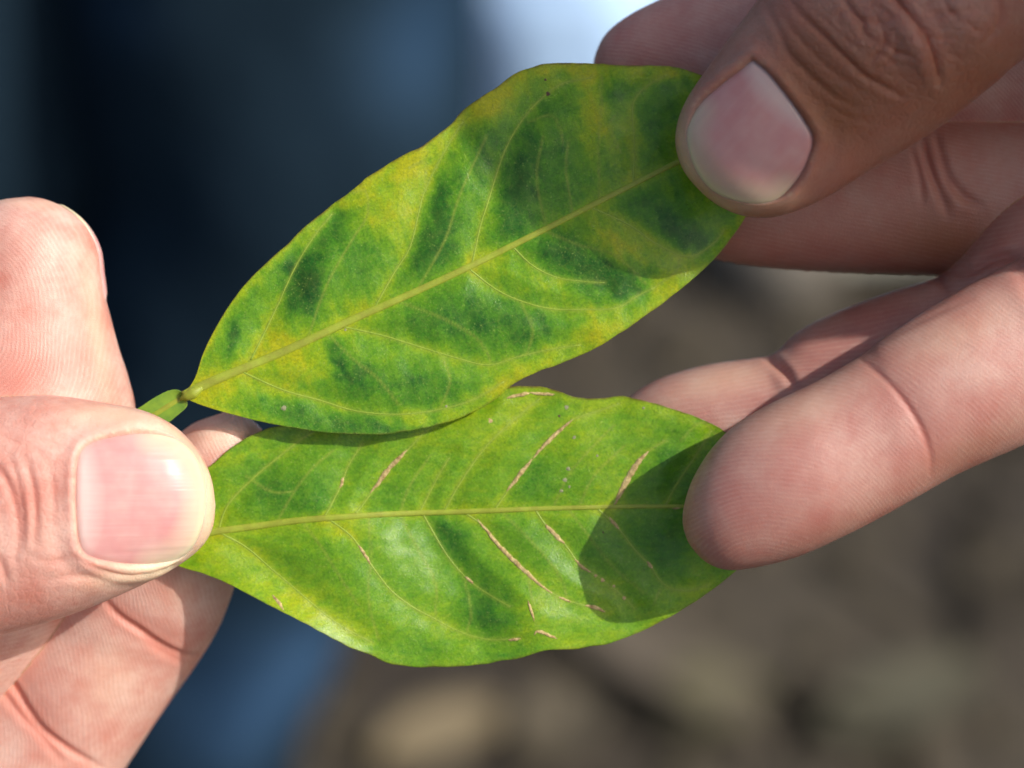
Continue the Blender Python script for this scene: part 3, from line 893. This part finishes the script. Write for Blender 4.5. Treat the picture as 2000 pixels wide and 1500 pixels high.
def hidden_nail(loft, parent, mm0=2.0, mm1=12.5, mid_deg=270, span=95, proud=0.22, over=0.6):
    """nail plate on the far side of a finger, wrapped on the skin"""
    L = np.r_[0, np.cumsum(np.linalg.norm(np.diff(loft.V.mean(1), axis=0), axis=1))]
    L = L[-1] - L
    rr = lambda mm: np.interp(-mm, -L[::1], np.arange(loft.nr))
    nu, nv = 26, 22
    u = np.linspace(0, 1, nu); v = np.linspace(-1, 1, nv)
    U, Vv = np.meshgrid(u, v, indexing='ij')
    mm = mm1 + (mm0 - mm1) * U * (1 - 0.0 * Vv) + 1.5 * Vv ** 4 * U
    ring = np.interp(mm.ravel(), L[::-1], np.arange(loft.nr)[::-1]).reshape(mm.shape)
    ang = R(mid_deg) + Vv * R(span / 2) * (1 - 0.15 * (1 - U))
    col = ang / (2 * math.pi) * loft.nc
    p = loft.surf(ring, col)
    cen = loft.V.mean(1)[np.clip(ring.astype(int), 0, loft.nr - 1)]
    out = p - cen
    out /= np.linalg.norm(out, axis=2, keepdims=True)
    h = proud * (1 - 0.55 * Vv ** 6) * smooth(0.0, 0.12, U) + over * smooth(0.8, 1.0, U) * 0.4
    p = p + out * h[..., None]
    Vt, F = close_patch(p, out * 0.4)
    m = mesh('fingernail', Vt, F, MAT['nail'])
    e = (1 - U) * (mm1 - mm0)
    for nme, arr in (('nu', U), ('ne', e), ('nv', Vv)):
        fattr(m, nme, np.r_[arr.ravel(), arr.ravel()])
    return link('fingernail', m, parent)

def thumb_nail(loft, parent, poly, axis, z, crown=0.35, label=None, mat=None, free=0.5):
    """nail seen from above: outline on the skin, axis from cuticle to free edge"""
    m0 = loft.mesh('tmp')
    v0 = np.vstack([loft.base.reshape(-1, 3), loft.tip[None], loft.base[0].mean(0)[None]])
    bv = BVHTree.FromPolygons(v0.tolist(), [tuple(p.vertices) for p in m0.polygons])
    bpy.data.meshes.remove(m0)
    pl = spline(np.vstack([XY(poly, z), XY(poly[:1], z)]), 121)[:-1]
    cen = pl.mean(0)
    nr, na = 26, len(pl)
    a0, a1 = XY(axis, z)
    ax = (a1 - a0) / np.linalg.norm(a1 - a0)
    Lx = np.linalg.norm(a1 - a0)
    px_ = np.array([-ax[1], ax[0]])
    rs = np.linspace(0, 1, nr) ** 0.8
    V, nu_, nv_, ne_ = [], [], [], []
    wid = np.abs((pl - cen) @ px_).max()
    u_b = ((pl - a0) @ ax) / Lx
    distal = pl[u_b > 0.62]
    for i, r in enumerate(rs):
        q = cen + (pl - cen) * max(r, 0.004)
        for k in range(na):
            hit = bv.ray_cast(Vector((q[k, 0], q[k, 1], 90)), Vector((0, 0, -1)))[0]
            zz = hit.z if hit else z
            u = ((q[k] - a0) @ ax) / Lx
            vv = ((q[k] - cen) @ px_) / wid
            d = np.min(np.hypot(*(distal - q[k]).T))
            edge = max(0.0, (r - 0.90) / 0.10)
            dis = smooth(0.6, 0.85, u)
            zz += crown * (1 - r * r) - 0.22 * (1 - dis) - (0.30 - free * dis * 0.5) * edge ** 1.5
            V.append((q[k, 0], q[k, 1], zz)); nu_.append(u); nv_.append(vv); ne_.append(d)
    V = np.array(V)
    F = [tuple(q) for q in grid_faces(nr, na, True)]
    n = len(V)
    # skirt so the plate has an edge
    sk = V[(nr - 1) * na:].copy(); sk[:, 2] -= 0.55
    sk[:, :2] = cen + (sk[:, :2] - cen) * 0.985
    V = np.vstack([V, sk])
    F += [((nr - 1) * na + k, (nr - 1) * na + (k + 1) % na, n + (k + 1) % na, n + k) for k in range(na)]
    m = mesh('fingernail', V, F, mat or MAT['nail'])
    for nme, arr in (('nu', nu_), ('ne', ne_), ('nv', nv_)):
        arr = np.array(arr)
        fattr(m, nme, np.r_[arr, arr[(nr - 1) * na:]])
    bm = bmesh.new(); bm.from_mesh(m); bmesh.ops.recalc_face_normals(bm, faces=bm.faces); 
    if sum(f.normal.z * f.calc_area() for f in bm.faces) < 0: bmesh.ops.reverse_faces(bm, faces=bm.faces)
    bm.to_mesh(m); bm.free()
    o = link('fingernail', m, parent)
    if label: o['label'] = label
    return o

def nail_fold(loft, poly, axis, z, depth=0.5, fold=0.42):
    """sinks the nail bed and raises the skin round it"""
    pl = spline(np.vstack([XY(poly, z), XY(poly[:1], z)]), 121)[:-1]
    x, y = loft.x(), loft.y()
    d = sdist(x, y, pl)
    a0, a1 = XY(axis, z)
    u = ((x - a0[0]) * (a1 - a0)[0] + (y - a0[1]) * (a1 - a0)[1]) / ((a1 - a0) ** 2).sum()
    prox = (1 - 0.95 * smooth(0.45, 0.85, u)) * (0.8 + 0.25 * Waves(61, 8, (0.08, 0.3))(x, y).clip(-1, 1))
    h = -1.5 * depth * smooth(-0.05, 0.22, d) + fold * prox * np.exp(-((d + 0.55) / 0.6) ** 2) - 0.16 * prox * np.exp(-((d + 2.3) / 0.8) ** 2) * (u < 0.8)
    loft.push(h * loft.front)
    f = loft.front * np.exp(-((d + 0.35) / 0.5) ** 2)
    loft.tint[..., 1] += 0.25 * f * smooth(0.4, 0.9, u) + 0.35 * loft.front * np.exp(-((d + 1.3) / 1.2) ** 2) * smooth(0.35, 0.8, u)
    loft.tint[..., 0] += 0.35 * loft.front * np.exp(-((d + 0.05) / 0.22) ** 2)
    fl = Waves(62, 14, (0.3, 1.6))(x, y)
    loft.tint[..., 1] += 0.35 * loft.front * np.exp(-((d + 0.16) / 0.16) ** 2) * (u < 0.6) * smooth(0.1, 0.9, fl)
    return d, u

def join_hand(name, lofts, mat, label):
    """fuses the fingers and palm into one continuous skin"""
    obs = []
    for i, lf in enumerate(lofts):
        o = bpy.data.objects.new('piece', lf.mesh('piece'))
        C.objects.link(o); obs.append(o)
    a = obs[0]
    for b in obs[1:]:
        md = a.modifiers.new('u', 'BOOLEAN')
        md.operation = 'UNION'; md.object = b; md.solver = 'MANIFOLD'
    dg = bpy.context.evaluated_depsgraph_get()
    m = bpy.data.meshes.new_from_object(a.evaluated_get(dg))
    for o in obs:
        me = o.data; bpy.data.objects.remove(o); bpy.data.meshes.remove(me)
    m.name = name
    m.materials.clear(); m.materials.append(mat)
    m.polygons.foreach_set('use_smooth', [True] * len(m.polygons))
    print(name, len(m.vertices), [at.name for at in m.attributes])
    return link(name, m, label=label, category='hand', group='hands holding the two leaves')

# ---------------------------------------------------------------- left hand
LT = Loft([(-1500, 900), (-900, 760), (-600, 745), (-300, 757), (-100, 772), (0, 775), (100, 772), (200, 786), (280, 802), (340, 832), (385, 878), (411, 930), (421, 987)],
          [(-1500, 1600), (-900, 1420), (-600, 1390), (-300, 1325), (-100, 1265), (0, 1240), (100, 1213), (180, 1185), (270, 1146), (340, 1110), (390, 1072), (414, 1034), (421, 987)],
          [(0, -2), (0.5, 6), (0.8, 8.4), (1, 8.6)], [(0, .75), (0.7, .72), (0.88, .66), (1, .72)], [(0, .75), (1, .74)], nf=2.25)
x, y = LT.x(), LT.y()
NP_L = [(150, 915), (157, 880), (182, 860), (225, 848), (275, 842), (325, 852), (368, 885), (391, 935), (395, 985), (385, 1040), (360, 1083), (318, 1106), (265, 1110), (205, 1100), (168, 1085), (155, 1055), (150, 985)]
NA_L = [(150, 985), (394, 985)]
d, u = nail_fold(LT, NP_L, NA_L, 15.0, 0.5, 0.30)
for pts, wd, dp in [([(-40, 880), (0, 912), (24, 941), (40, 987), (45, 1040), (38, 1090)], .42, .30), ([(55, 890), (64, 915), (72, 947), (78, 1000), (76, 1060)], .34, .24), ([(25, 890), (45, 947), (56, 1013), (52, 1075)], .32, .18),
                    ([(-60, 930), (-20, 990), (-10, 1060), (-25, 1130)], .45, .32), ([(100, 900), (112, 960), (112, 1030)], .3, .10), ([(0, 1075), (12, 1100), (20, 1140)], .35, .2),
                    ([(60, 855), (100, 862), (140, 880)], .3, .16), ([(40, 830), (90, 838), (140, 862)], .3, .12), ([(20, 860), (70, 875), (110, 905)], .28, .12), ([(80, 815), (130, 828), (165, 850)], .3, .1),
                    ([(60, 1080), (100, 1095), (150, 1090)], .3, .1), ([(90, 1130), (150, 1125), (210, 1130)], .35, .12), ([(150, 1085), (200, 1112), (250, 1122), (310, 1118)], .3, .3), ([(300, 1118), (325, 1112), (345, 1104)], .25, .25)]:
    LT.crease(pts, wd, dp, 14)
LT.bulge(235, 815, 70, 22, 5, 0.35, 13)
LT.bulge(240, 1130, 80, 20, -12, 0.30, 13)
LT.kn = LT.front * smooth(9.0, -2.0, np.abs(x - P(60, 0, 14)[0])) * 0.30 + 0.10 * LT.front
LT.pad = (1 - LT.front) * 0.5
for a in [(0, 60, 1000, 90, 130, 0, .28), (0, 120, 1140, 120, 40, -15, .30), (0, 60, 800, 120, 40, 0, .12), (1, 230, 812, 90, 30, 5, .50), (1, 240, 1122, 70, 22, -14, .55), (1, 400, 960, 22, 100, 0, .35), (1, 320, 1110, 60, 18, -20, .6), (0, 20, 1180, 90, 60, 0, .3), (2, 90, 1030, 40, 70, 0, .12)]:
    LT.colour(*a, z=13)

LI = Loft([(-800, 1400), (-450, 1100), (-250, 880), (-160, 720), (-115, 600), (-98, 510), (-65, 438), (-12, 396), (55, 384)],
          [(-350, 1700), (0, 1380), (190, 1130), (262, 920), (264, 805), (250, 737), (232, 682), (216, 622), (205, 578), (199, 535), (191, 483), (166, 438), (126, 406), (90, 390), (55, 384)],
          [(0, -16), (0.45, -10), (0.62, -4), (1, -1.5)], [(0, .85), (1, .85)], [(0, .85), (1, .80)], nf=2.1)
x, y = LI.x(), LI.y()
c = P(-70, 640, 3)
LI.ridge = np.hypot((x - c[0]) * 1.0, (y - c[1]) * 0.85) + 0.25 * Waves(3, 8, (0.05, 0.2))(x, y)
LI.pad = LI.front * 0.8
for a in [(0, 100, 640, 90, 110, -20, .5), (0, 40, 470, 90, 50, 0, .25), (0, 20, 740, 120, 60, 0, .75), (1, 185, 640, 16, 130, -10, .30), (1, 60, 395, 90, 14, 5, .3), (0, 170, 720, 60, 60, 0, .2)]:  # strongest red stands in for shadow at the finger's lower left
    LI.colour(*a, z=3)
LI.bulge(90, 520, 90, 80, 0, 0.5, 3)

LM = Loft([(-1000, 2050), (-600, 1750), (-350, 1555), (-200, 1425), (-60, 1290), (40, 1200), (130, 1110), (200, 1030), (250, 960), (310, 890), (370, 832), (440, 804)],
          [(-500, 2350), (-150, 2020), (60, 1770), (170, 1612), (245, 1500), (300, 1416), (345, 1352), (385, 1296), (418, 1243), (440, 1196), (470, 1110), (500, 1020), (519, 940), (524, 880), (512, 840), (482, 815), (440, 804)],
          [(0, -14), (0.3, -20), (0.55, -19), (0.70, -15), (0.80, -10.2), (.89, -7.8), (1, -4.6)], [(0, .8), (.82, .82), (.93, 1.1), (1, 1.25)], [(0, .85), (1, .8)], nf=2.15)
x, y = LM.x(), LM.y()
LM.ridge = x * math.cos(0.25) + y * math.sin(0.25) + 0.02 * (y - P(0, 1200)[1]) ** 2 * 0.3 + 0.3 * Waves(9, 8, (0.04, 0.15))(x, y)
LM.pad = LM.front * 0.8
LM.crease([(190, 1165), (225, 1205), (262, 1232), (300, 1262), (345, 1290), (380, 1300)], .34, .36, -2); LM.crease([(190, 1165), (225, 1205), (262, 1232), (300, 1262), (345, 1290), (380, 1300)], 1.5, .26, -2, 0.05)
LM.crease([(270, 1255), (320, 1290), (350, 1310)], .4, .2, -2)
LM.crease([(-60, 1290), (0, 1358), (30, 1405), (60, 1445), (105, 1485), (160, 1525)], .36, .4, 2); LM.crease([(-60, 1290), (0, 1358), (30, 1405), (60, 1445), (105, 1485), (160, 1525)], 1.6, .3, 2, 0.05)
LM.crease([(-40, 1350), (10, 1410), (60, 1465), (90, 1510)], .4, .25, 2)
LM.bulge(130, 1330, 130, 90, -50, 0.6, 0); LM.bulge(380, 1130, 90, 80, -50, 0.5, -2)
for a in [(0, 230, 1200, 90, 24, 38, .6), (0, 30, 1300, 100, 60, 20, .5), (0, 120, 1400, 60, 100, -30, .25), (1, 360, 1130, 50, 60, 0, .25), (0, 300, 1180, 60, 60, 0, .2), (1, 440, 850, 60, 30, 0, .4), (0, 60, 1440, 30, 70, -40, .5), (1, 200, 1330, 60, 80, 0, .2)]:
    LM.colour(*a, z=-1)

LR = Loft([(-1100, 2300), (-700, 2050), (-350, 1880), (-100, 1770), (50, 1720), (150, 1730), (195, 1790)],
          [(-900, 2650), (-500, 2400), (-200, 2200), (0, 2080), (120, 1960), (180, 1860), (195, 1790)],
          [(0, -16), (1, -20)], [(0, .85), (1, .85)], [(0, .85), (1, .85)], step=1.0, sides=48)
LP = Loft([(-1200, 2600), (-800, 2400), (-450, 2250), (-250, 2160), (-130, 2150), (-90, 2200)],
          [(-1000, 2850), (-650, 2680), (-350, 2500), (-200, 2390), (-110, 2290), (-90, 2200)],
          [(0, -18), (1, -26)], [(0, .85), (1, .85)], [(0, .85), (1, .85)], step=1.0, sides=48)
LW = Loft([(-4200, 1500), (-3400, 1480), (-2700, 1400), (-2200, 1250), (-1700, 1000), (-1200, 850), (-800, 1000), (-520, 1300), (-420, 1650)],
          [(-4200, 2700), (-3400, 2600), (-2700, 2480), (-2200, 2600), (-1700, 2700), (-1200, 2720), (-850, 2600), (-550, 2200), (-420, 1650)],
          [(0, -10), (1, -10)], [(0, .7), (.5, .6), (.8, .36), (1, .4)], [(0, .7), (.5, .6), (.8, .36), (1, .4)], step=1.5, sides=96, ortho=True, coarse=1.6)
hand_l = join_hand('hand', [LT, LI, LM, LR, LP, LW], MAT['skin_left'], 'sunlit pale pink hand whose thumb lies across the base of the lime green leaf')
thumb_nail(LT, hand_l, NP_L, NA_L, 15.0, 0.15)
hidden_nail(LI, hand_l, 0.6, 10.5, 212, 84, 0.32, 0.5)
hidden_nail(LM, hand_l); hidden_nail(LR, hand_l); hidden_nail(LP, hand_l)

# ---------------------------------------------------------------- right hand
RT = Loft([(2700, -950), (2300, -700), (2000, -480), (1800, -330), (1640, -190), (1550, -90), (1480, 0), (1441, 52), (1402, 104), (1368, 152), (1340, 196), (1323, 240), (1320, 286), (1336, 334), (1372, 378)],
          [(3000, -350), (2700, -250), (2400, -130), (2150, 20), (2000, 115), (1940, 165), (1870, 222), (1800, 272), (1700, 332), (1620, 382), (1560, 410), (1510, 424), (1460, 423), (1412, 406), (1372, 378)],
          [(0, 34), (.45, 19), (.65, 14.5), (.8, 11.0), (1, 10.0)], [(0, .75), (.6, .70), (.8, .68), (1, .72)], [(0, .85), (.7, .9), (1, .98)], nf=2.3)
x, y = RT.x(), RT.y()
NP_R = [(1470, 112), (1500, 140), (1540, 190), (1575, 240), (1590, 272), (1582, 312), (1562, 352), (1530, 385), (1490, 395), (1440, 388), (1395, 366), (1362, 325), (1346, 275), (1348, 235), (1368, 195), (1410, 158), (1445, 132)]
NA_R = [(1540, 185), (1382, 355)]
nail_fold(RT, NP_R, NA_R, 17.0, 0.5, 0.45)
K1 = [([(1640, -20), (1656, 5), (1670, 25), (1684, 41), (1692, 66), (1714, 80)], .40, .50), ([(1550, -10), (1568, 19), (1598, 50), (1626, 77), (1642, 94), (1670, 121), (1697, 146), (1730, 165), (1766, 184)], .42, .50),
      ([(1505, -10), (1513, 16), (1530, 55), (1543, 91), (1571, 124), (1604, 157), (1642, 187), (1686, 209)], .45, .26), ([(1530, 10), (1546, 41), (1574, 77), (1604, 110), (1642, 143), (1684, 170)], .32, .16),
      ([(1725, -30), (1747, 0), (1774, 33), (1796, 63), (1813, 91), (1826, 124), (1838, 156)], .55, 1.0), ([(1678, 36), (1700, 42), (1722, 41), (1752, 27)], .30, .35), ([(1722, 44), (1727, 62), (1730, 80), (1719, 96), (1697, 124)], .30, .38),
      ([(1730, 82), (1752, 98), (1790, 104)], .28, .28), ([(1656, 10), (1640, 30), (1645, 50)], .28, .25), ([(1692, 66), (1660, 74), (1650, 92)], .26, .2), ([(1748, 70), (1752, 85), (1745, 110), (1720, 135)], .28, .2),
      ([(1700, 10), (1730, 20), (1760, 50)], .26, .22), ([(1690, 100), (1725, 105), (1760, 130)], .26, .2), ([(1835, 0), (1850, 20), (1872, 45)], .35, .3), ([(1800, 30), (1850, 28), (1910, 20)], .3, .25), ([(1880, 40), (1905, 60), (1930, 60)], .3, .2),
      ([(1800, 60), (1830, 75), (1860, 70)], .3, .25), ([(1940, -10), (1948, 30), (1938, 60), (1915, 85)], .4, .3), ([(1850, 100), (1875, 110), (1900, 105)], .3, .15), ([(1610, 190), (1660, 220), (1720, 235)], .4, .1), ([(1600, 20), (1640, 60), (1690, 100)], .25, .15)]
for pts, wd, dp in K1:
    RT.crease(pts, wd * 0.85, dp * 0.8, 22)
RT.bulge(1790, 85, 30, 80, -28, 0.9, 22); RT.bulge(1885, 50, 55, 60, 0, 0.7, 22); RT.bulge(1690, 90, 70, 60, 40, 0.4, 22)
ck = P(1760, 60, 22)
RT.kn = RT.front * (0.12 + 0.95 * np.exp(-(((x - ck[0]) / 11.0) ** 2 + ((y - ck[1]) / 9.0) ** 2)))
RT.pad = (1 - RT.front) * 0.4
RT.tint[..., 2] += 0.45  # whole thumb browned to deepen the shade it lies in
for a in [(2, 1620, 220, 90, 60, 40, .55), (2, 1700, 150, 120, 70, 40, .35), (0, 1650, 320, 110, 40, -35, .45), (2, 1560, 110, 60, 90, 30, .3), (1, 1345, 300, 22, 90, -15, .3), (1, 1420, 402, 60, 16, 18, .25), (0, 1800, 110, 50, 60, 0, .3), (2, 1900, 150, 120, 80, -30, .35), (2, 1500, 415, 80, 14, 0, .3)]:
    RT.colour(*a, z=20)

RI = Loft([(2800, -250), (2200, -160), (1900, -130), (1600, -90), (1400, -45), (1292, -2), (1227, 31), (1183, 67), (1162, 110), (1157, 150)],
          [(2800, 250), (2200, 270), (1900, 275), (1600, 270), (1400, 266), (1290, 250), (1222, 226), (1182, 198), (1163, 172), (1157, 150)],
          [(0, -4), (.5, -9.0), (1, -9.4)], [(0, .8), (1, .82)], [(0, .8), (1, .8)])
x, y = RI.x(), RI.y()
RI.ridge = y * 0.97 + 0.22 * x + 0.02 * (x - P(1250, 0)[0]) ** 2 * 0.4
RI.pad = RI.front * 0.6
RI.colour(0, 1300, 60, 120, 60, 0, .3)

RM = Loft([(2800, 180), (2200, 190), (2000, 200), (1850, 205), (1700, 215), (1560, 230), (1450, 250), (1380, 280), (1330, 320), (1300, 357), (1292, 395)],
          [(2800, 570), (2200, 545), (2000, 541), (1850, 538), (1700, 534), (1560, 528), (1450, 517), (1380, 500), (1330, 470), (1300, 432), (1292, 395)],
          [(0, -6), (.5, -9.5), (1, -9.2)], [(0, .8), (1, .85)], [(0, .8), (1, .8)])
x, y = RM.x(), RM.y()
RM.ridge = y * 0.97 + 0.2 * x
RM.pad = RM.front * 0.4
RM.tint[..., 2] += 0.35  # finger coloured browner to deepen its shade
for pts, wd, dp in [([(1800, 260), (1815, 330), (1835, 380), (1850, 420)], .5, .5), ([(1825, 260), (1840, 320), (1855, 370)], .45, .4), ([(1850, 350), (1880, 385), (1910, 400)], .5, .4), ([(1780, 290), (1795, 350), (1800, 400)], .4, .25)]:
    RM.crease(pts, wd, dp, -2)
wj = Waves(33, 10, (0.4, 1.4))
RM.push(0.07 * wj(x, y * 0.2) * smooth(0.5, -0.3, np.abs(RM.sn)) )
for a in [(0, 1600, 480, 200, 60, 0, .6), (2, 1850, 470, 140, 80, 0, .5), (0, 1800, 330, 150, 80, 0, .3)]:
    RM.colour(*a, z=-3)

RR = Loft([(2800, 60), (2400, 200), (2150, 285), (2000, 352), (1935, 398), (1892, 452), (1862, 506), (1828, 541), (1740, 570), (1640, 607), (1562, 646), (1512, 690), (1470, 700), (1380, 713), (1290, 739), (1228, 776), (1192, 820), (1182, 862)],
          [(2850, 640), (2500, 690), (2300, 720), (2100, 760), (2000, 780), (1900, 800), (1800, 820), (1700, 850), (1600, 890), (1500, 930), (1400, 958), (1320, 964), (1250, 942), (1206, 906), (1182, 862)],
          [(0, -3), (.35, -4), (.5, -6), (.65, -9.0), (1, -9.4)], [(0, .7), (.45, .65), (.6, .8), (1, .85)], [(0, .7), (1, .8)])
x, y = RR.x(), RR.y()
RR.ridge = y * 0.86 - 0.5 * x * 0.3 + 0.25 * Waves(5, 8, (0.05, 0.2))(x, y)
RR.pad = RR.front * 0.6
RR.crease([(1495, 690), (1515, 708), (1535, 730), (1550, 760)], .5, .6, -4)
RR.crease([(1850, 530), (1890, 530), (1930, 510), (1990, 495)], .5, .5, -2)
RR.crease([(1955, 500), (1980, 530), (2010, 540)], .4, .3, -2)
RR.crease([(1850, 515), (1840, 545), (1850, 570)], .4, .35, -3)
for a in [(0, 1640, 640, 150, 50, -25, .5), (0, 1930, 450, 90, 80, 0, .45), (2, 1930, 440, 90, 90, 0, .3), (1, 1400, 740, 120, 40, -10, .25)]:
    RR.colour(*a, z=-3)

RP = Loft([(2850, 60), (2400, 275), (2150, 420), (1980, 510), (1900, 552), (1800, 611), (1720, 664), (1684, 693), (1600, 742), (1500, 791), (1434, 832), (1387, 880), (1352, 938), (1336, 988), (1333, 1018)],
          [(2900, 600), (2400, 690), (2150, 790), (2000, 868), (1920, 903), (1860, 931), (1800, 965), (1720, 1010), (1650, 1046), (1560, 1086), (1480, 1107), (1422, 1113), (1381, 1099), (1350, 1068), (1337, 1040), (1333, 1018)],
          [(0, -2), (.4, 3), (.6, 6.5), (.8, 8.4), (1, 8.2)], [(0, .75), (1, .82)], [(0, .8), (1, .86)], nf=2.15)
x, y = RP.x(), RP.y()
c = P(1500, 1150, 14)
lin = (x - c[0]) * 0.62 + (y - c[1]) * 0.78
rad = np.hypot((x - c[0]) * 0.80, (y - c[1]) * 1.0)
k = smooth(P(1560, 0)[0], P(1760, 0)[0], x)
RP.ridge = rad * (1 - k) + (lin * 0.97 + 0.6) * k + 0.2 * Waves(17, 8, (0.05, 0.2))(x, y)
RP.pad = RP.front * 0.62
RP.crease([(1678, 690), (1700, 714), (1735, 750), (1770, 795), (1798, 842), (1815, 890), (1820, 925)], .30, .26, 13, 0.1); RP.crease([(1678, 690), (1700, 714), (1735, 750), (1770, 795), (1798, 842), (1815, 890), (1820, 925)], 1.5, .24, 13, 0.05)
RP.crease([(1985, 508), (2010, 560), (2040, 620), (2060, 700)], .8, .5, 10)
RP.crease([(1690, 665), (1760, 625), (1850, 590)], .3, .1, 11)
RP.crease([(1720, 670), (1800, 628), (1900, 580)], .3, .1, 11)
RP.bulge(1540, 920, 120, 90, -28, 0.7, 13); RP.bulge(1850, 740, 110, 90, -28, 0.6, 11)
for a in [(0, 1500, 1000, 120, 60, -20, .55), (0, 1740, 720, 90, 30, 45, .35), (0, 1560, 870, 60, 50, 0, .3), (0, 1830, 860, 60, 60, 0, .4), (2, 1900, 880, 140, 40, -25, .45), (2, 1640, 1030, 160, 30, -25, .30), (1, 1560, 800, 110, 40, -28, .18), (1, 1850, 660, 120, 40, -28, .18), (2, 1400, 1060, 60, 50, 0, .2)]:
    RP.colour(*a, z=12)

ax = spline([(5450, -2270), (4550, -1745), (3650, -1220), (3110, -920), (2720, -330), (2400, 130), (2250, 200)], 60)  # unseen wrist and forearm, turned sunward to shade the thumb and upper leaf
tn = np.gradient(ax, axis=0); tn /= np.linalg.norm(tn, axis=1, keepdims=True)
pw = np.stack([-tn[:, 1], tn[:, 0]], 1)
fr_ = np.linspace(0, 1, 60)
hw = np.interp(fr_, [0, .45, .62, .78, .88, .95, 1], [450, 395, 345, 470, 480, 360, 0])[:, None]
RW = Loft((ax - pw * hw).tolist(), (ax + pw * hw).tolist(), [(0, 215), (.30, 165), (.57, 115), (.76, 60), (.88, 25), (1, 2)], [(0, .8), (.6, .75), (.8, .45), (1, .5)], [(0, .8), (.6, .75), (.8, .45), (1, .5)], step=1.5, sides=96, ortho=True, coarse=1.6)
hand_r = join_hand('hand', [RT, RI, RM, RR, RP, RW], MAT['skin_right'], 'hand in shade, darkened in its colour too, with its thumbnail pressed on the mottled yellow and green leaf')
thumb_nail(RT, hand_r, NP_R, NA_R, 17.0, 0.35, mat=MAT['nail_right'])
for lf in (RI, RM, RR, RP):
    hidden_nail(lf, hand_r)
